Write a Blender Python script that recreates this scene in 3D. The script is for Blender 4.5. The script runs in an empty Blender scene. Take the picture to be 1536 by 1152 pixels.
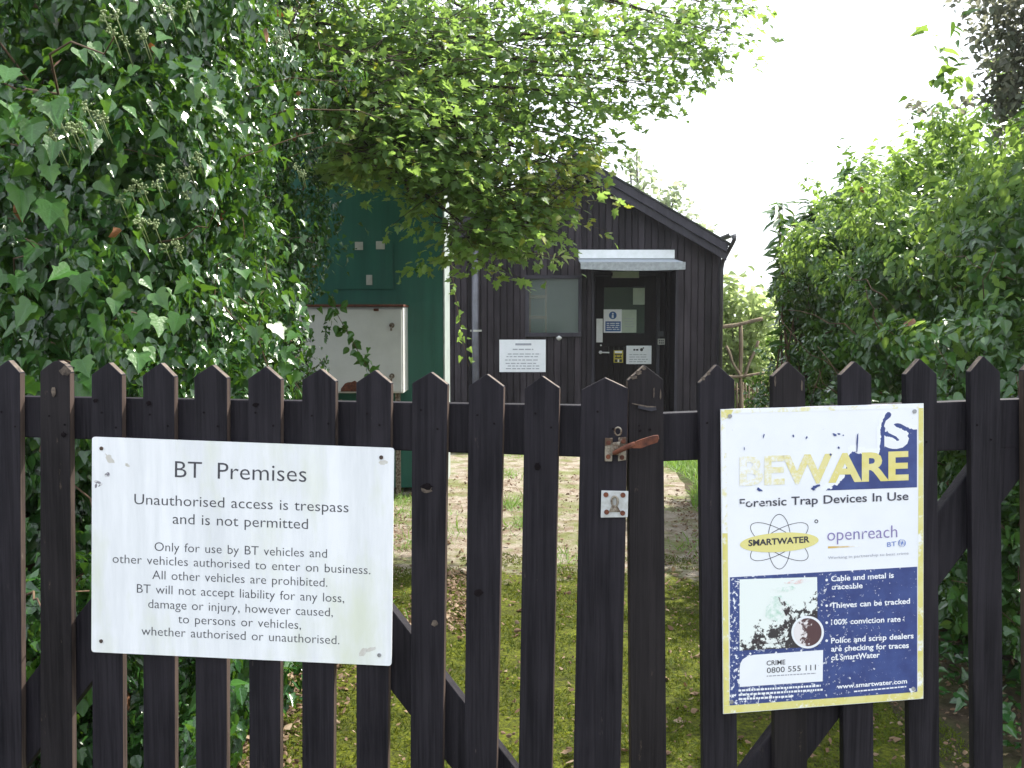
import bpy, bmesh, math, random
import numpy as np
from mathutils import Vector, Matrix

# ------------------------------------------------------------------ camera, sky, sun, exposure
scene = bpy.context.scene
COL = scene.collection
R = math.radians
F = 1500.0            # focal length in photo pixels (1536 wide)
CAM_Z = 1.5
PITCH = math.atan(96 / 1500)
cam_d = bpy.data.cameras.new('camera')
cam = bpy.data.objects.new('camera', cam_d)
COL.objects.link(cam)
cam_d.sensor_width = 36
cam_d.lens = 36 * F / 1536
cam_d.clip_start = 0.05
cam_d.clip_end = 2000
cam.location = (0, 0, CAM_Z)
cam.rotation_euler = (math.pi / 2 - PITCH, 0, 0)
scene.camera = cam

SUN_EL, SUN_AZ = 52, 50          # azimuth clockwise from +Y (towards +X)
world = bpy.data.worlds.new('World')
scene.world = world
world.use_nodes = True
wn = world.node_tree
sky = wn.nodes.new('ShaderNodeTexSky')
sky.sky_type = 'NISHITA'
sky.sun_disc = False
sky.sun_elevation = R(SUN_EL)
sky.sun_rotation = R(SUN_AZ)
sky.dust_density = 4.0
sky.air_density = 1.0
sky.altitude = 0
# thin bright cloud veil over the clear sky
wtc = wn.nodes.new('ShaderNodeTexCoord')
wno = wn.nodes.new('ShaderNodeTexNoise')
wno.inputs['Scale'].default_value = 1.6
wno.inputs['Detail'].default_value = 6
wn.links.new(wtc.outputs['Generated'], wno.inputs['Vector'])
wrm = wn.nodes.new('ShaderNodeMapRange')
wrm.inputs['From Min'].default_value = .3
wrm.inputs['From Max'].default_value = .6
wrm.inputs['To Min'].default_value = .40
wrm.inputs['To Max'].default_value = .85
wn.links.new(wno.outputs['Fac'], wrm.inputs['Value'])
wmx = wn.nodes.new('ShaderNodeMixRGB')
wmx.inputs[2].default_value = (9.6, 10.2, 11.0, 1)
wn.links.new(wrm.outputs[0], wmx.inputs[0])
wn.links.new(sky.outputs[0], wmx.inputs[1])
bg = wn.nodes['Background']
wn.links.new(wmx.outputs[0], bg.inputs['Color'])
bg.inputs['Strength'].default_value = 0.12

sun_d = bpy.data.lights.new('sun', 'SUN')
sun_d.energy = 5.0
sun_d.angle = R(0.6)
sun_d.color = (1, .95, .86)
sun = bpy.data.objects.new('sun', sun_d)
COL.objects.link(sun)
sdir = Vector((math.sin(R(SUN_AZ)) * math.cos(R(SUN_EL)), math.cos(R(SUN_AZ)) * math.cos(R(SUN_EL)), math.sin(R(SUN_EL))))
sun.rotation_euler = (-sdir).to_track_quat('-Z', 'Y').to_euler()
sun.location = (6, 8, 12)

vs = scene.view_settings
vs.view_transform = 'Standard'
vs.look = 'None'
vs.gamma = 1
vs.use_curve_mapping = False
vs.exposure = 1.12

# ------------------------------------------------------------------ pixel -> world helpers
CP, SP = math.cos(PITCH), math.sin(PITCH)


def ray(px, py):
    u = (px - 768) / F
    v = (576 - py) / F
    return Vector((u, CP + v * SP, -SP + v * CP))


def V(px, py, y):
    """point of the picture ray on the plane Y = y"""
    d = ray(px, py)
    t = y / d.y
    return Vector((d.x * t, y, CAM_Z + d.z * t))


def Gd(px, py):
    d = ray(px, py)
    t = -CAM_Z / d.z
    return Vector((d.x * t, d.y * t, 0))


class Plane:
    """vertical plane through two points; off > 0 moves it towards the camera"""
    def __init__(s, a, b):
        s.a = Vector(a)
        d = Vector((b.x - a.x, b.y - a.y, 0)).normalized()
        s.d = d
        s.n = Vector((d.y, -d.x, 0))
        if s.n.y > 0:
            s.n = -s.n

    def hit(s, px, py, off=0.0):
        r = ray(px, py)
        o = s.a + s.n * off
        c = Vector((0, 0, CAM_Z))
        t = (o - c).dot(s.n) / r.dot(s.n)
        return c + r * t


# ------------------------------------------------------------------ mesh helpers
def wloc(o):
    v = Vector((0, 0, 0))
    while o is not None:
        v += o.location
        o = o.parent
    return v


def tag(o, label=None, cat=None, group=None, kind=None):
    if label: o['label'] = label
    if cat: o['category'] = cat
    if group: o['group'] = group
    if kind: o['kind'] = kind
    return o


def thing(name, loc, label, cat, group=None):
    o = bpy.data.objects.new(name, None)
    o.empty_display_size = .1
    COL.objects.link(o)
    o.location = loc
    return tag(o, label, cat, group)


class MB:
    def __init__(s):
        s.v, s.f, s.m = [], [], []
        s.uv = None

    def add(s, vs, fs, m=0):
        b = len(s.v)
        s.v += [Vector(p) for p in vs]
        s.f += [tuple(i + b for i in f) for f in fs]
        s.m += [m] * len(fs)

    def hexa(s, c, m=0):
        """8 corners: 0-3 bottom ring, 4-7 top ring"""
        s.add(c, [(3, 2, 1, 0), (4, 5, 6, 7), (0, 1, 5, 4), (1, 2, 6, 5), (2, 3, 7, 6), (3, 0, 4, 7)], m)

    def box(s, x0, x1, y0, y1, z0, z1, m=0):
        s.hexa([(x0, y0, z0), (x1, y0, z0), (x1, y1, z0), (x0, y1, z0),
                (x0, y0, z1), (x1, y0, z1), (x1, y1, z1), (x0, y1, z1)], m)

    def prism(s, poly, ext, m=0, side_m=None):
        """front polygon (world points) extruded by vector ext"""
        n = len(poly)
        b = [Vector(p) + Vector(ext) for p in poly]
        sm = m if side_m is None else side_m
        base = len(s.v)
        s.v += [Vector(p) for p in poly] + b
        s.f.append(tuple(base + i for i in range(n))); s.m.append(m)
        s.f.append(tuple(base + n + i for i in reversed(range(n)))); s.m.append(m)
        for i in range(n):
            j = (i + 1) % n
            s.f.append((base + i, base + n + i, base + n + j, base + j))
            s.m.append(sm[i] if isinstance(sm, (list, tuple)) else sm)

    def beam(s, a, b, w, h, up=(0, 0, 1), m=0):
        a, b = Vector(a), Vector(b)
        t = (b - a).normalized()
        x = t.cross(Vector(up)).normalized()
        y = x.cross(t)
        c = []
        for p in (a, b):
            for sx, sy in ((-1, -1), (1, -1), (1, 1), (-1, 1)):
                c.append(p + x * sx * w / 2 + y * sy * h / 2)
        s.hexa(c, m)

    def tube(s, pts, rad, n=8, m=0, cap=True):
        pts = [Vector(p) for p in pts]
        if not isinstance(rad, (list, tuple)):
            rad = [rad] * len(pts)
        base = len(s.v)
        ref = Vector((.3, .2, 1)).normalized()
        for i, p in enumerate(pts):
            t = (pts[min(i + 1, len(pts) - 1)] - pts[max(i - 1, 0)]).normalized()
            x = t.cross(ref)
            if x.length < .05:
                x = t.cross(Vector((1, 0, 0)))
            x.normalize()
            y = t.cross(x)
            for k in range(n):
                a = 2 * math.pi * k / n
                s.v.append(p + (x * math.cos(a) + y * math.sin(a)) * rad[i])
        for i in range(len(pts) - 1):
            for k in range(n):
                k2 = (k + 1) % n
                s.f.append((base + i * n + k, base + i * n + k2, base + (i + 1) * n + k2, base + (i + 1) * n + k))
                s.m.append(m)
        if cap:
            s.f.append(tuple(base + k for k in reversed(range(n)))); s.m.append(m)
            e = base + (len(pts) - 1) * n
            s.f.append(tuple(e + k for k in range(n))); s.m.append(m)

    def ball(s, c, r, n=8, rings=5, m=0, sc=(1, 1, 1)):
        c = Vector(c)
        base = len(s.v)
        for i in range(1, rings):
            th = math.pi * i / rings
            for k in range(n):
                a = 2 * math.pi * k / n
                s.v.append(c + Vector((r * sc[0] * math.sin(th) * math.cos(a), r * sc[1] * math.sin(th) * math.sin(a), r * sc[2] * math.cos(th))))
        t = len(s.v); s.v.append(c + Vector((0, 0, r * sc[2])))
        b = len(s.v); s.v.append(c - Vector((0, 0, r * sc[2])))
        for i in range(rings - 2):
            for k in range(n):
                k2 = (k + 1) % n
                s.f.append((base + i * n + k, base + (i + 1) * n + k, base + (i + 1) * n + k2, base + i * n + k2)); s.m.append(m)
        for k in range(n):
            k2 = (k + 1) % n
            s.f.append((t, base + k, base + k2)); s.m.append(m)
            e = base + (rings - 2) * n
            s.f.append((b, e + k2, e + k)); s.m.append(m)

    def disc(s, c, axis, r, h, n=16, m=0):
        c, axis = Vector(c), Vector(axis).normalized()
        s.tube([c, c + axis * h], r, n, m)

    def build(s, name, mats, parent=None, bevel=0, smooth=False, uv=None):
        off = wloc(parent) if parent else Vector((0, 0, 0))
        me = bpy.data.meshes.new(name)
        me.from_pydata([tuple(p - off) for p in s.v], [], s.f)
        if not isinstance(mats, (list, tuple)):
            mats = [mats]
        for m in mats:
            me.materials.append(m)
        me.polygons.foreach_set('material_index', s.m)
        if uv is not None:
            lay = me.uv_layers.new(name='UVMap')
            for lp in me.loops:
                lay.data[lp.index].uv = uv[lp.vertex_index]
        if bevel:
            bm = bmesh.new(); bm.from_mesh(me)
            bmesh.ops.recalc_face_normals(bm, faces=bm.faces)
            bmesh.ops.bevel(bm, geom=list(bm.edges), offset=bevel, segments=2, profile=.6, affect='EDGES', clamp_overlap=True)
            bm.to_mesh(me); bm.free()
        elif uv is None and not smooth:
            bm = bmesh.new(); bm.from_mesh(me)
            bmesh.ops.recalc_face_normals(bm, faces=bm.faces)
            bm.to_mesh(me); bm.free()
        if smooth:
            me.polygons.foreach_set('use_smooth', [True] * len(me.polygons))
        o = bpy.data.objects.new(name, me)
        COL.objects.link(o)
        if parent: o.parent = parent
        return o


# ------------------------------------------------------------------ materials
def lin(c):
    return tuple((x / 12.92 if x <= .04045 else ((x + .055) / 1.055) ** 2.4) for x in c)


class NT:
    def __init__(s, name):
        s.mat = bpy.data.materials.new(name)
        s.mat.use_nodes = True
        s.t = s.mat.node_tree
        s.b = s.t.nodes['Principled BSDF']
        s.out = s.t.nodes['Material Output']

    def n(s, typ, **kw):
        nd = s.t.nodes.new(typ)
        for k, v in kw.items():
            if k in nd.inputs.keys(): nd.inputs[k].default_value = v
            else: setattr(nd, k, v)
        return nd

    def l(s, a, b): s.t.links.new(a, b)

    def coord(s, kind='Object', scale=(1, 1, 1), rot=(0, 0, 0)):
        tc = s.n('ShaderNodeTexCoord')
        mp = s.n('ShaderNodeMapping')
        mp.inputs['Scale'].default_value = scale
        mp.inputs['Rotation'].default_value = rot
        s.l(tc.outputs[kind], mp.inputs['Vector'])
        return mp.outputs[0]

    def noise(s, vec, scale=5, detail=5, rough=.6, dist=0):
        nd = s.n('ShaderNodeTexNoise')
        nd.inputs['Scale'].default_value = scale
        nd.inputs['Detail'].default_value = detail
        nd.inputs['Roughness'].default_value = rough
        nd.inputs['Distortion'].default_value = dist
        if vec is not None: s.l(vec, nd.inputs['Vector'])
        return nd.outputs['Fac']

    def ramp(s, fac, stops):
        nd = s.n('ShaderNodeValToRGB')
        el = nd.color_ramp.elements
        while len(el) < len(stops): el.new(.5)
        for e, (p, c) in zip(el, stops):
            e.position = p
            e.color = (c[0], c[1], c[2], 1) if isinstance(c, (tuple, list)) else (c, c, c, 1)
        s.l(fac, nd.inputs[0])
        return nd.outputs[0]

    def mix(s, fac, a, b, blend='MIX'):
        nd = s.n('ShaderNodeMixRGB', blend_type=blend)
        for i, x in zip((0, 1, 2), (fac, a, b)):
            if isinstance(x, (int, float)): nd.inputs[i].default_value = x
            elif isinstance(x, (tuple, list)): nd.inputs[i].default_value = (x[0], x[1], x[2], 1)
            else: s.l(x, nd.inputs[i])
        return nd.outputs[0]

    def math(s, op, a, b=0.0, c=0.0):
        nd = s.n('ShaderNodeMath', operation=op)
        for i, x in enumerate((a, b, c)):
            if isinstance(x, (int, float)): nd.inputs[i].default_value = x
            else: s.l(x, nd.inputs[i])
        return nd.outputs[0]

    def bump(s, h, strength=.3, dist=.01):
        nd = s.n('ShaderNodeBump')
        nd.inputs['Strength'].default_value = strength
        nd.inputs['Distance'].default_value = dist
        s.l(h, nd.inputs['Height'])
        s.l(nd.outputs[0], s.b.inputs['Normal'])

    def base(s, c):
        if isinstance(c, (tuple, list)): s.b.inputs['Base Color'].default_value = (c[0], c[1], c[2], 1)
        else: s.l(c, s.b.inputs['Base Color'])

    def set(s, rough=None, spec=None, metal=None):
        if rough is not None: s.b.inputs['Roughness'].default_value = rough
        if spec is not None: s.b.inputs['Specular IOR Level'].default_value = spec
        if metal is not None: s.b.inputs['Metallic'].default_value = metal
        return s


def pmat(name, c1, c2=None, rough=.6, spec=.4, scale=8, stretch=(1, 1, 1), bump=.15, bd=.004, island=0.0, metal=0, lo=.35, hi=.65):
    m = NT(name)
    c2 = c2 or tuple(x * .7 for x in c1)
    f = m.noise(m.coord('Object', stretch), scale, 6, .65)
    col = m.ramp(f, [(lo, c2), (hi, c1)])
    if island:
        g = m.n('ShaderNodeNewGeometry')
        k = m.ramp(g.outputs['Random Per Island'], [(0, 1 - island), (1, 1 + island)])
        col = m.mix(1.0, col, k, 'MULTIPLY')
    m.base(col)
    m.set(rough, spec, metal)
    if bump: m.bump(f, bump, bd)
    return m.mat


def wood_mat(name, c1, c2, pale, wear=.62, island=.25, scl=1.0, rough=.62, green=None):
    """stained timber: long vertical grain, knots of colour, worn pale scratches"""
    m = NT(name)
    grain = m.noise(m.coord('Object', (55 * scl, 55 * scl, 2.2 * scl)), 1.0, 6, .7, .4)
    blot = m.noise(m.coord('Object', (4, 4, 2.2)), 1.3, 4, .6)
    fib = m.noise(m.coord('Object', (190 * scl, 190 * scl, 5 * scl)), 1.0, 3, .6)
    grain = m.math('ADD', m.math('MULTIPLY', grain, .62), m.math('MULTIPLY', fib, .38))
    col = m.ramp(grain, [(.42, c2), (.58, c1)])
    col = m.mix(m.ramp(blot, [(.35, 0), (.75, .55)]), col, tuple(x * 1.7 for x in c1))
    sc = m.noise(m.coord('Object', (30, 30, 9)), 1.0, 8, .75)
    col = m.mix(m.ramp(sc, [(wear, 0), (wear + .06, .6)]), col, pale)
    if green:
        gm = m.noise(m.coord('Object', (7, 7, 3)), 1.0, 5, .6)
        col = m.mix(m.ramp(gm, [(.5, 0), (.75, .5)]), col, green)
    g = m.n('ShaderNodeNewGeometry')
    k = m.ramp(g.outputs['Random Per Island'], [(0, 1 - island), (1, 1 + island)])
    m.base(m.mix(1.0, col, k, 'MULTIPLY'))
    m.set(rough, .13)
    m.bump(grain, .8, .003)
    return m.mat


def leaf_mat(name, ramp, trans=(.2, .35, .03), tf=.35, rough=.33, spec=.5, back=None, veins=.5):
    m = NT(name)
    g = m.n('ShaderNodeNewGeometry')
    n = len(ramp)
    col = m.ramp(g.outputs['Random Per Island'], [(i / max(1, n - 1), c) for i, c in enumerate(ramp)])
    f = m.noise(m.coord('Object', (1, 1, 1)), 1.7, 3, .5)
    col = m.mix(m.ramp(f, [(.35, 0), (.7, .45)]), col, tuple(x * 1.35 for x in ramp[-1]))
    uvn = m.n('ShaderNodeTexCoord'); sp = m.n('ShaderNodeSeparateXYZ'); m.l(uvn.outputs['UV'], sp.inputs[0])
    ax = m.math('ABSOLUTE', sp.outputs[0])
    main = m.math('LESS_THAN', ax, .022)
    side = m.math('LESS_THAN', m.math('FRACT', m.math('MULTIPLY', m.math('SUBTRACT', sp.outputs[1], m.math('MULTIPLY', ax, .75)), 4.2)), .085)
    vein = m.math('MULTIPLY', m.math('MAXIMUM', main, side), veins)
    col = m.mix(vein, col, tuple(min(.5, x * 2.6 + .02) for x in ramp[0]))
    blot = m.noise(m.coord('Object'), 45, 4, .6)
    col = m.mix(m.ramp(blot, [(.45, 0), (.75, .45)]), col, tuple(x * .55 for x in ramp[1 % n]))
    if back:
        col = m.mix(m.math('MULTIPLY', g.outputs['Backfacing'], .7), col, back)
    m.base(col)
    m.set(rough, spec)
    vn = m.noise(m.coord('Object', (1, 1, 1)), 160, 2, .5)
    m.bump(vn, .25, .004)
    tr = m.n('ShaderNodeBsdfTranslucent')
    tcol = m.mix(.55, col, trans)
    m.l(tcol, tr.inputs['Color'])
    mx = m.n('ShaderNodeMixShader')
    mx.inputs[0].default_value = tf
    m.l(m.b.outputs[0], mx.inputs[1])
    m.l(tr.outputs[0], mx.inputs[2])
    m.l(mx.outputs[0], m.out.inputs['Surface'])
    return m.mat


M = {}
M['gate_wood'] = wood_mat('gate_wood', (.0220, .0196, .0248), (.0064, .0058, .0084), (.10, .083, .075), .64, .38)
M['gate_side'] = wood_mat('gate_side_wood', (.085, .062, .052), (.03, .023, .021), (.2, .17, .14), .62, .3)  # weathered bare side wood, with light on the edges put into the colour
M['gate_end'] = pmat('gate_end_grain', (.15, .12, .095), (.045, .036, .032), .8, .2, 60, bump=.4)
M['gate_worn'] = wood_mat('gate_worn_wood', (.0175, .0150, .0165), (.0075, .0065, .0075), (.17, .13, .09), .635, .1)
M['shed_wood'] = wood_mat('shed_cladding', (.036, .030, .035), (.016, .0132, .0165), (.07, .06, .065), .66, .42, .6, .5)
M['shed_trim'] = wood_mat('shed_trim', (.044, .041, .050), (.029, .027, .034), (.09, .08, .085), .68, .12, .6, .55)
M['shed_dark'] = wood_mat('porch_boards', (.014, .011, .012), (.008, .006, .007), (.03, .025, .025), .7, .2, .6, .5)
M['roof_felt'] = pmat('roof_felt', (.055, .06, .055), (.03, .034, .03), .9, .2, 20, bump=.5)
M['moss'] = pmat('moss', (.06, .085, .015), (.03, .045, .008), .95, .1, 30, bump=.6, bd=.01)
M['white_paint'] = pmat('white_paint', (.82, .83, .84), (.72, .74, .73), .4, .4, 12, bump=.05)
M['canopy'] = pmat('canopy_sheet', (.40, .45, .50), (.30, .34, .38), .45, .4, 14, bump=.1)
M['canopy_edge'] = pmat('canopy_edge', (.36, .38, .40), (.22, .24, .25), .5, .4, 25, bump=.15)
M['grey_plastic'] = pmat('grey_plastic_pipe', (.16, .16, .19), (.11, .11, .13), .35, .45, 9, bump=.05)
M['black_plastic'] = pmat('black_plastic_pipe', (.035, .033, .037), (.022, .021, .024), .35, .45, 9, bump=.05)
M['dark_plastic'] = pmat('dark_grey_box', (.06, .06, .07), None, .4, .4, 15)
M['pale_plastic'] = pmat('pale_plastic', (.5, .5, .46), (.4, .4, .37), .4, .4, 15)
M['paper'] = pmat('white_notice', (.80, .81, .86), (.74, .76, .8), .45, .3, 10, bump=0)
M['paper_green'] = pmat('faded_paper', (.42, .48, .40), (.36, .42, .35), .6, .3, 10, bump=0)
M['ink_grey'] = pmat('grey_print', (.36, .37, .43), (.30, .31, .36), .5, .3, 30, bump=0)
M['ink_black'] = pmat('black_print', (.03, .03, .04), None, .5, .3, 30, bump=0)
M['blue_print'] = pmat('blue_print', (.035, .12, .33), (.03, .09, .26), .45, .3, 12, bump=0)
M['yellow_print'] = pmat('yellow_print', (.55, .46, .06), (.4, .34, .05), .45, .3, 12, bump=0)
M['steel'] = pmat('dull_steel', (.68, .68, .68), (.5, .5, .5), .35, .5, 20, bump=.05, metal=.25)
M['rust'] = pmat('rust', (.17, .062, .036), (.065, .028, .022), .85, .2, 45, bump=.7, bd=.003)
M['rusty_steel'] = pmat('rusty_galvanised_steel', (.30, .27, .22), (.09, .055, .035), .6, .4, 60, bump=.5, bd=.002, metal=.3, lo=.42, hi=.6)
M['galv'] = pmat('galvanised_plate', (.50, .52, .53), (.36, .36, .34), .5, .4, 40, bump=.25, bd=.001, lo=.3, hi=.5)
M['screw'] = pmat('rusty_screw', (.12, .075, .05), (.05, .035, .03), .6, .4, 80, bump=.4)
M['screw_grey'] = pmat('grey_screw', (.35, .36, .38), (.2, .2, .2), .5, .4, 80, bump=.2)
M['bark'] = wood_mat('bark', (.055, .042, .03), (.025, .019, .014), (.12, .10, .08), .62, .2, .5, .85)
M['twig'] = pmat('twig', (.13, .085, .05), (.06, .04, .025), .8, .2, 20, bump=.3)
M['old_wood'] = wood_mat('weathered_timber', (.22, .175, .12), (.09, .07, .045), (.36, .30, .22), .60, .3, .7, .9)
M['shelf_wood'] = pmat('shelf_wood', (.62, .30, .15), (.5, .22, .11), .5, .4, 5, (10, 10, 1), bump=.1)
M['interior'] = pmat('interior_wall', (.46, .54, .46), (.38, .46, .40), .8, .2, 4, bump=0)

M['knot'] = pmat('knot', (.014, .011, .012), (.006, .005, .006), .8, .03, 80, bump=.2)

# green cabin paint with faded streaks
m = NT('green_paint')
st = m.noise(m.coord('Object', (9, 9, .8)), 1.0, 5, .6)
bl = m.noise(m.coord('Object', (1, 1, 1)), 2.2, 5, .65)
c = m.ramp(st, [(.3, (.014, .086, .064)), (.72, (.027, .135, .100))])
c = m.mix(m.ramp(bl, [(.5, 0), (.75, .5)]), c, (.03, .11, .085))
m.base(c); m.set(.42, .4)
m.bump(m.noise(m.coord('Object'), 30, 4), .08, .004)
M['green_paint'] = m.mat
M['pale_trim'] = pmat('pale_green_trim', (.42, .47, .45), (.26, .31, .29), .5, .4, 12, (4, 4, 1), bump=.1)

# white enamel cabinet
m = NT('white_cabinet')
f = m.noise(m.coord('Object'), 6, 6, .7)
c = m.ramp(f, [(.3, (.56, .57, .56)), (.6, (.62, .63, .62))])
r_ = m.noise(m.coord('Object'), 14, 8, .75)
c = m.mix(m.ramp(r_, [(.72, 0), (.78, .7)]), c, (.25, .16, .1))
m.base(c); m.set(.45, .4)
M['white_cabinet'] = m.mat

# window glass; a grey-green film paints in reflected sky and hedge
m = NT('reflection_tint_glass')
tr = m.n('ShaderNodeBsdfTransparent')
tr.inputs['Color'].default_value = (.75, .82, .78, 1)
f = m.noise(m.coord('Object'), 3, 5, .6)
m.base(m.ramp(f, [(.3, (.13, .16, .145)), (.7, (.18, .215, .195))])); m.set(.08, .6)
mx = m.n('ShaderNodeMixShader'); mx.inputs[0].default_value = .36
m.l(tr.outputs[0], mx.inputs[1]); m.l(m.b.outputs[0], mx.inputs[2]); m.l(mx.outputs[0], m.out.inputs['Surface'])
M['glass'] = m.mat

# ---- sign materials
m = NT('weathered_white_sign')
w = m.noise(m.coord('Object', (14, 14, 1.6)), 1.0, 6, .7)          # runs of algae
c = m.ramp(w, [(.36, (.69, .71, .74)), (.62, (.83, .845, .88))])
g = m.noise(m.coord('Object', (3.5, 3.5, 1.4)), 1.6, 5, .65)
c = m.mix(m.ramp(g, [(.50, 0), (.70, .7)]), c, (.64, .68, .53))
s_ = m.noise(m.coord('Object'), 16, 6, .7)
c = m.mix(m.ramp(s_, [(.70, 0), (.76, .5)]), c, (.42, .38, .34))
m.base(c); m.set(.35, .45)
m.bump(m.noise(m.coord('Object'), 40, 3), .05, .002)
M['sign_white'] = m.mat
M['stain'] = pmat('brown_stain', (.50, .47, .42), (.62, .61, .58), .6, .3, 60, bump=0)
M['scrape'] = pmat('dark_scrape', (.20, .19, .22), (.6, .6, .62), .6, .3, 90, bump=0, lo=.46, hi=.5)

m = NT('grey_lettering')
f = m.noise(m.coord('Object', (1, 1, 1)), 220, 3, .6)
m.base(m.ramp(f, [(.35, (.045, .045, .055)), (.75, (.10, .10, .12))])); m.set(.5, .3)
M['letter_grey'] = m.mat
m = NT('dark_lettering')
f = m.noise(m.coord('Object', (1, 1, 1)), 220, 3, .6)
m.base(m.ramp(f, [(.35, (.035, .035, .045)), (.75, (.08, .08, .095))])); m.set(.5, .3)
M['letter_dark'] = m.mat

WHITE = (.82, .84, .89)
m = NT('poster_white')
f = m.noise(m.coord('Object'), 9, 5)
c = m.ramp(f, [(.3, (.76, .78, .83)), (.7, WHITE)])
d = m.noise(m.coord('Object'), 120, 3)
c = m.mix(m.ramp(d, [(.72, 0), (.76, .5)]), c, (.4, .4, .45))
m.base(c); m.set(.38, .4)
M['poster_white'] = m.mat


def flake(name, ink, lo, hi, under=WHITE, scale=70, grad=None, ink2=None, detail=8):
    """print flaking off a white sheet; UV.x, UV.y run 0..1 over the printed area"""
    m = NT(name)
    f = m.noise(m.coord('Object'), scale, detail, .7)
    if grad:
        uv = m.n('ShaderNodeTexCoord')
        sep = m.n('ShaderNodeSeparateXYZ')
        m.l(uv.outputs['UV'], sep.inputs[0])
        gx, gy, k0 = grad
        t = m.math('ADD', m.math('MULTIPLY', sep.outputs[0], gx), m.math('MULTIPLY', sep.outputs[1], gy))
        f = m.math('ADD', f, m.math('ADD', t, k0))
    mask = m.ramp(f, [(lo, 0), (hi, 1)])
    col = ink
    if ink2:
        col = m.ramp(m.noise(m.coord('Object'), 30, 4), [(.35, ink), (.65, ink2)])
    m.base(m.mix(mask, under, col)); m.set(.4, .4)
    return m.mat


NAVY, NAVY2 = (.040, .058, .19), (.055, .085, .25)
M['navy_panel'] = flake('navy_panel', NAVY, .425, .455, ink2=NAVY2, scale=130, grad=(.10, 0, .0))
M['navy_ragged'] = flake('navy_ragged', NAVY, .50, .515, ink2=NAVY2, scale=75, grad=(.9, 0, -.45))
M['yellow_border'] = flake('yellow_border', (.66, .60, .17), .36, .46, scale=28, ink2=(.70, .66, .30))
M['yellow_faint'] = flake('yellow_faint', (.72, .68, .32), .50, .60, scale=30, ink2=(.75, .72, .42))
M['yellow_letters'] = flake('yellow_letters', (.69, .61, .20), .42, .72, scale=120, grad=(.50, 0, -.02), ink2=(.73, .67, .32))
M['flaked_text'] = flake('flaked_text', (.06, .06, .085), .49, .53, scale=60, grad=(.55, 0, .02), detail=4)
M['white_text'] = flake('white_text', WHITE, .36, .40, under=NAVY2, scale=110, detail=4)
M['yellow_oval'] = flake('yellow_oval', (.72, .66, .26), .3, .42, scale=40)
M['purple_text'] = flake('purple_text', (.27, .21, .42), .3, .42, scale=120, ink2=(.20, .18, .42))
M['orange_line'] = flake('orange_line', (.62, .42, .12), .3, .7, scale=30, grad=(-.5, 0, .3))
M['blue_logo'] = pmat('blue_logo', (.12, .22, .55), (.25, .3, .6), .4, .4, 200, bump=0)
M['picture'] = flake('faded_picture', (.05, .045, .05), .505, .52, under=(.78, .83, .82), scale=38, grad=(.28, -.42, .0), detail=8)
M['picture_green'] = flake('faded_green_smear', (.42, .62, .52), .45, .65, under=(.78, .83, .82), scale=60)
M['picture_pink'] = flake('faded_pink_smear', (.72, .50, .48), .45, .6, under=(.78, .81, .82), scale=60)
M['dark_flakes'] = flake('dark_flakes', (.05, .04, .045), .46, .49, under=(.76, .80, .79), scale=70)
M['disc_picture'] = flake('disc_picture', (.10, .055, .06), .48, .52, under=(.76, .72, .74), scale=55, grad=(.35, 0, -.12))

# ---- leaves
M['ivy'] = leaf_mat('ivy_leaf', [(.011, .040, .012), (.018, .062, .015), (.030, .092, .018), (.055, .148, .024), (.022, .070, .016)], (.20, .42, .02), .18, .20, .65)
M['ivy_old'] = leaf_mat('dead_leaf', [(.14, .06, .02), (.22, .09, .03), (.10, .05, .03)], (.3, .12, .03), .25, .6, .3)
M['ivy_young'] = leaf_mat('young_ivy_leaf', [(.018, .062, .012), (.032, .10, .016), (.055, .15, .022)], (.22, .42, .03), .26, .30, .5)
M['maple'] = leaf_mat('maple_leaf', [(.036, .088, .020), (.052, .118, .025), (.070, .150, .030), (.10, .18, .036)], (.42, .62, .12), .60, .42, .4)
M['maple_yellow'] = leaf_mat('yellowing_maple_leaf', [(.12, .17, .025), (.20, .22, .03), (.15, .18, .03)], (.45, .5, .05), .45, .45, .4)
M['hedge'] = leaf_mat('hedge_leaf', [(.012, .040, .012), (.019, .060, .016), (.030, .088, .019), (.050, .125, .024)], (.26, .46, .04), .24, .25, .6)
M['hedge_light'] = leaf_mat('sunlit_hedge_leaf', [(.06, .14, .026), (.085, .18, .032), (.12, .215, .042)], (.42, .58, .10), .52, .38, .4)  # hedge leaf copy with sunlight put into its colour
M['plum'] = leaf_mat('dark_plum_leaf', [(.085, .070, .072), (.075, .085, .062), (.065, .10, .05)], (.40, .40, .26), .5, .4, .4)
M['far_leaf'] = leaf_mat('garden_leaf', [(.17, .24, .09), (.24, .31, .12), (.31, .35, .14), (.20, .28, .10)], (.62, .76, .30), .6, .5, .3)
M['far_tree'] = leaf_mat('far_tree_leaf', [(.20, .26, .14), (.28, .34, .20)], (.6, .7, .4), .6, .5, .3)
M['berry'] = pmat('ivy_buds', (.20, .26, .10), (.13, .18, .06), .5, .4, 60, bump=.1)
M['grass'] = leaf_mat('grass_blade', [(.07, .15, .02), (.10, .20, .03), (.14, .23, .04), (.18, .22, .06)], (.3, .45, .05), .4, .5, .3)
M['moss_tuft'] = leaf_mat('moss_tuft', [(.034, .056, .003), (.058, .086, .003), (.105, .132, .005), (.024, .042, .003)], (.26, .28, .02), .35, .7, .2)
M['litter'] = leaf_mat('fallen_leaf', [(.10, .055, .03), (.16, .10, .06), (.22, .15, .09), (.32, .25, .17), (.07, .04, .025)], (.3, .2, .1), .15, .7, .25)

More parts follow.
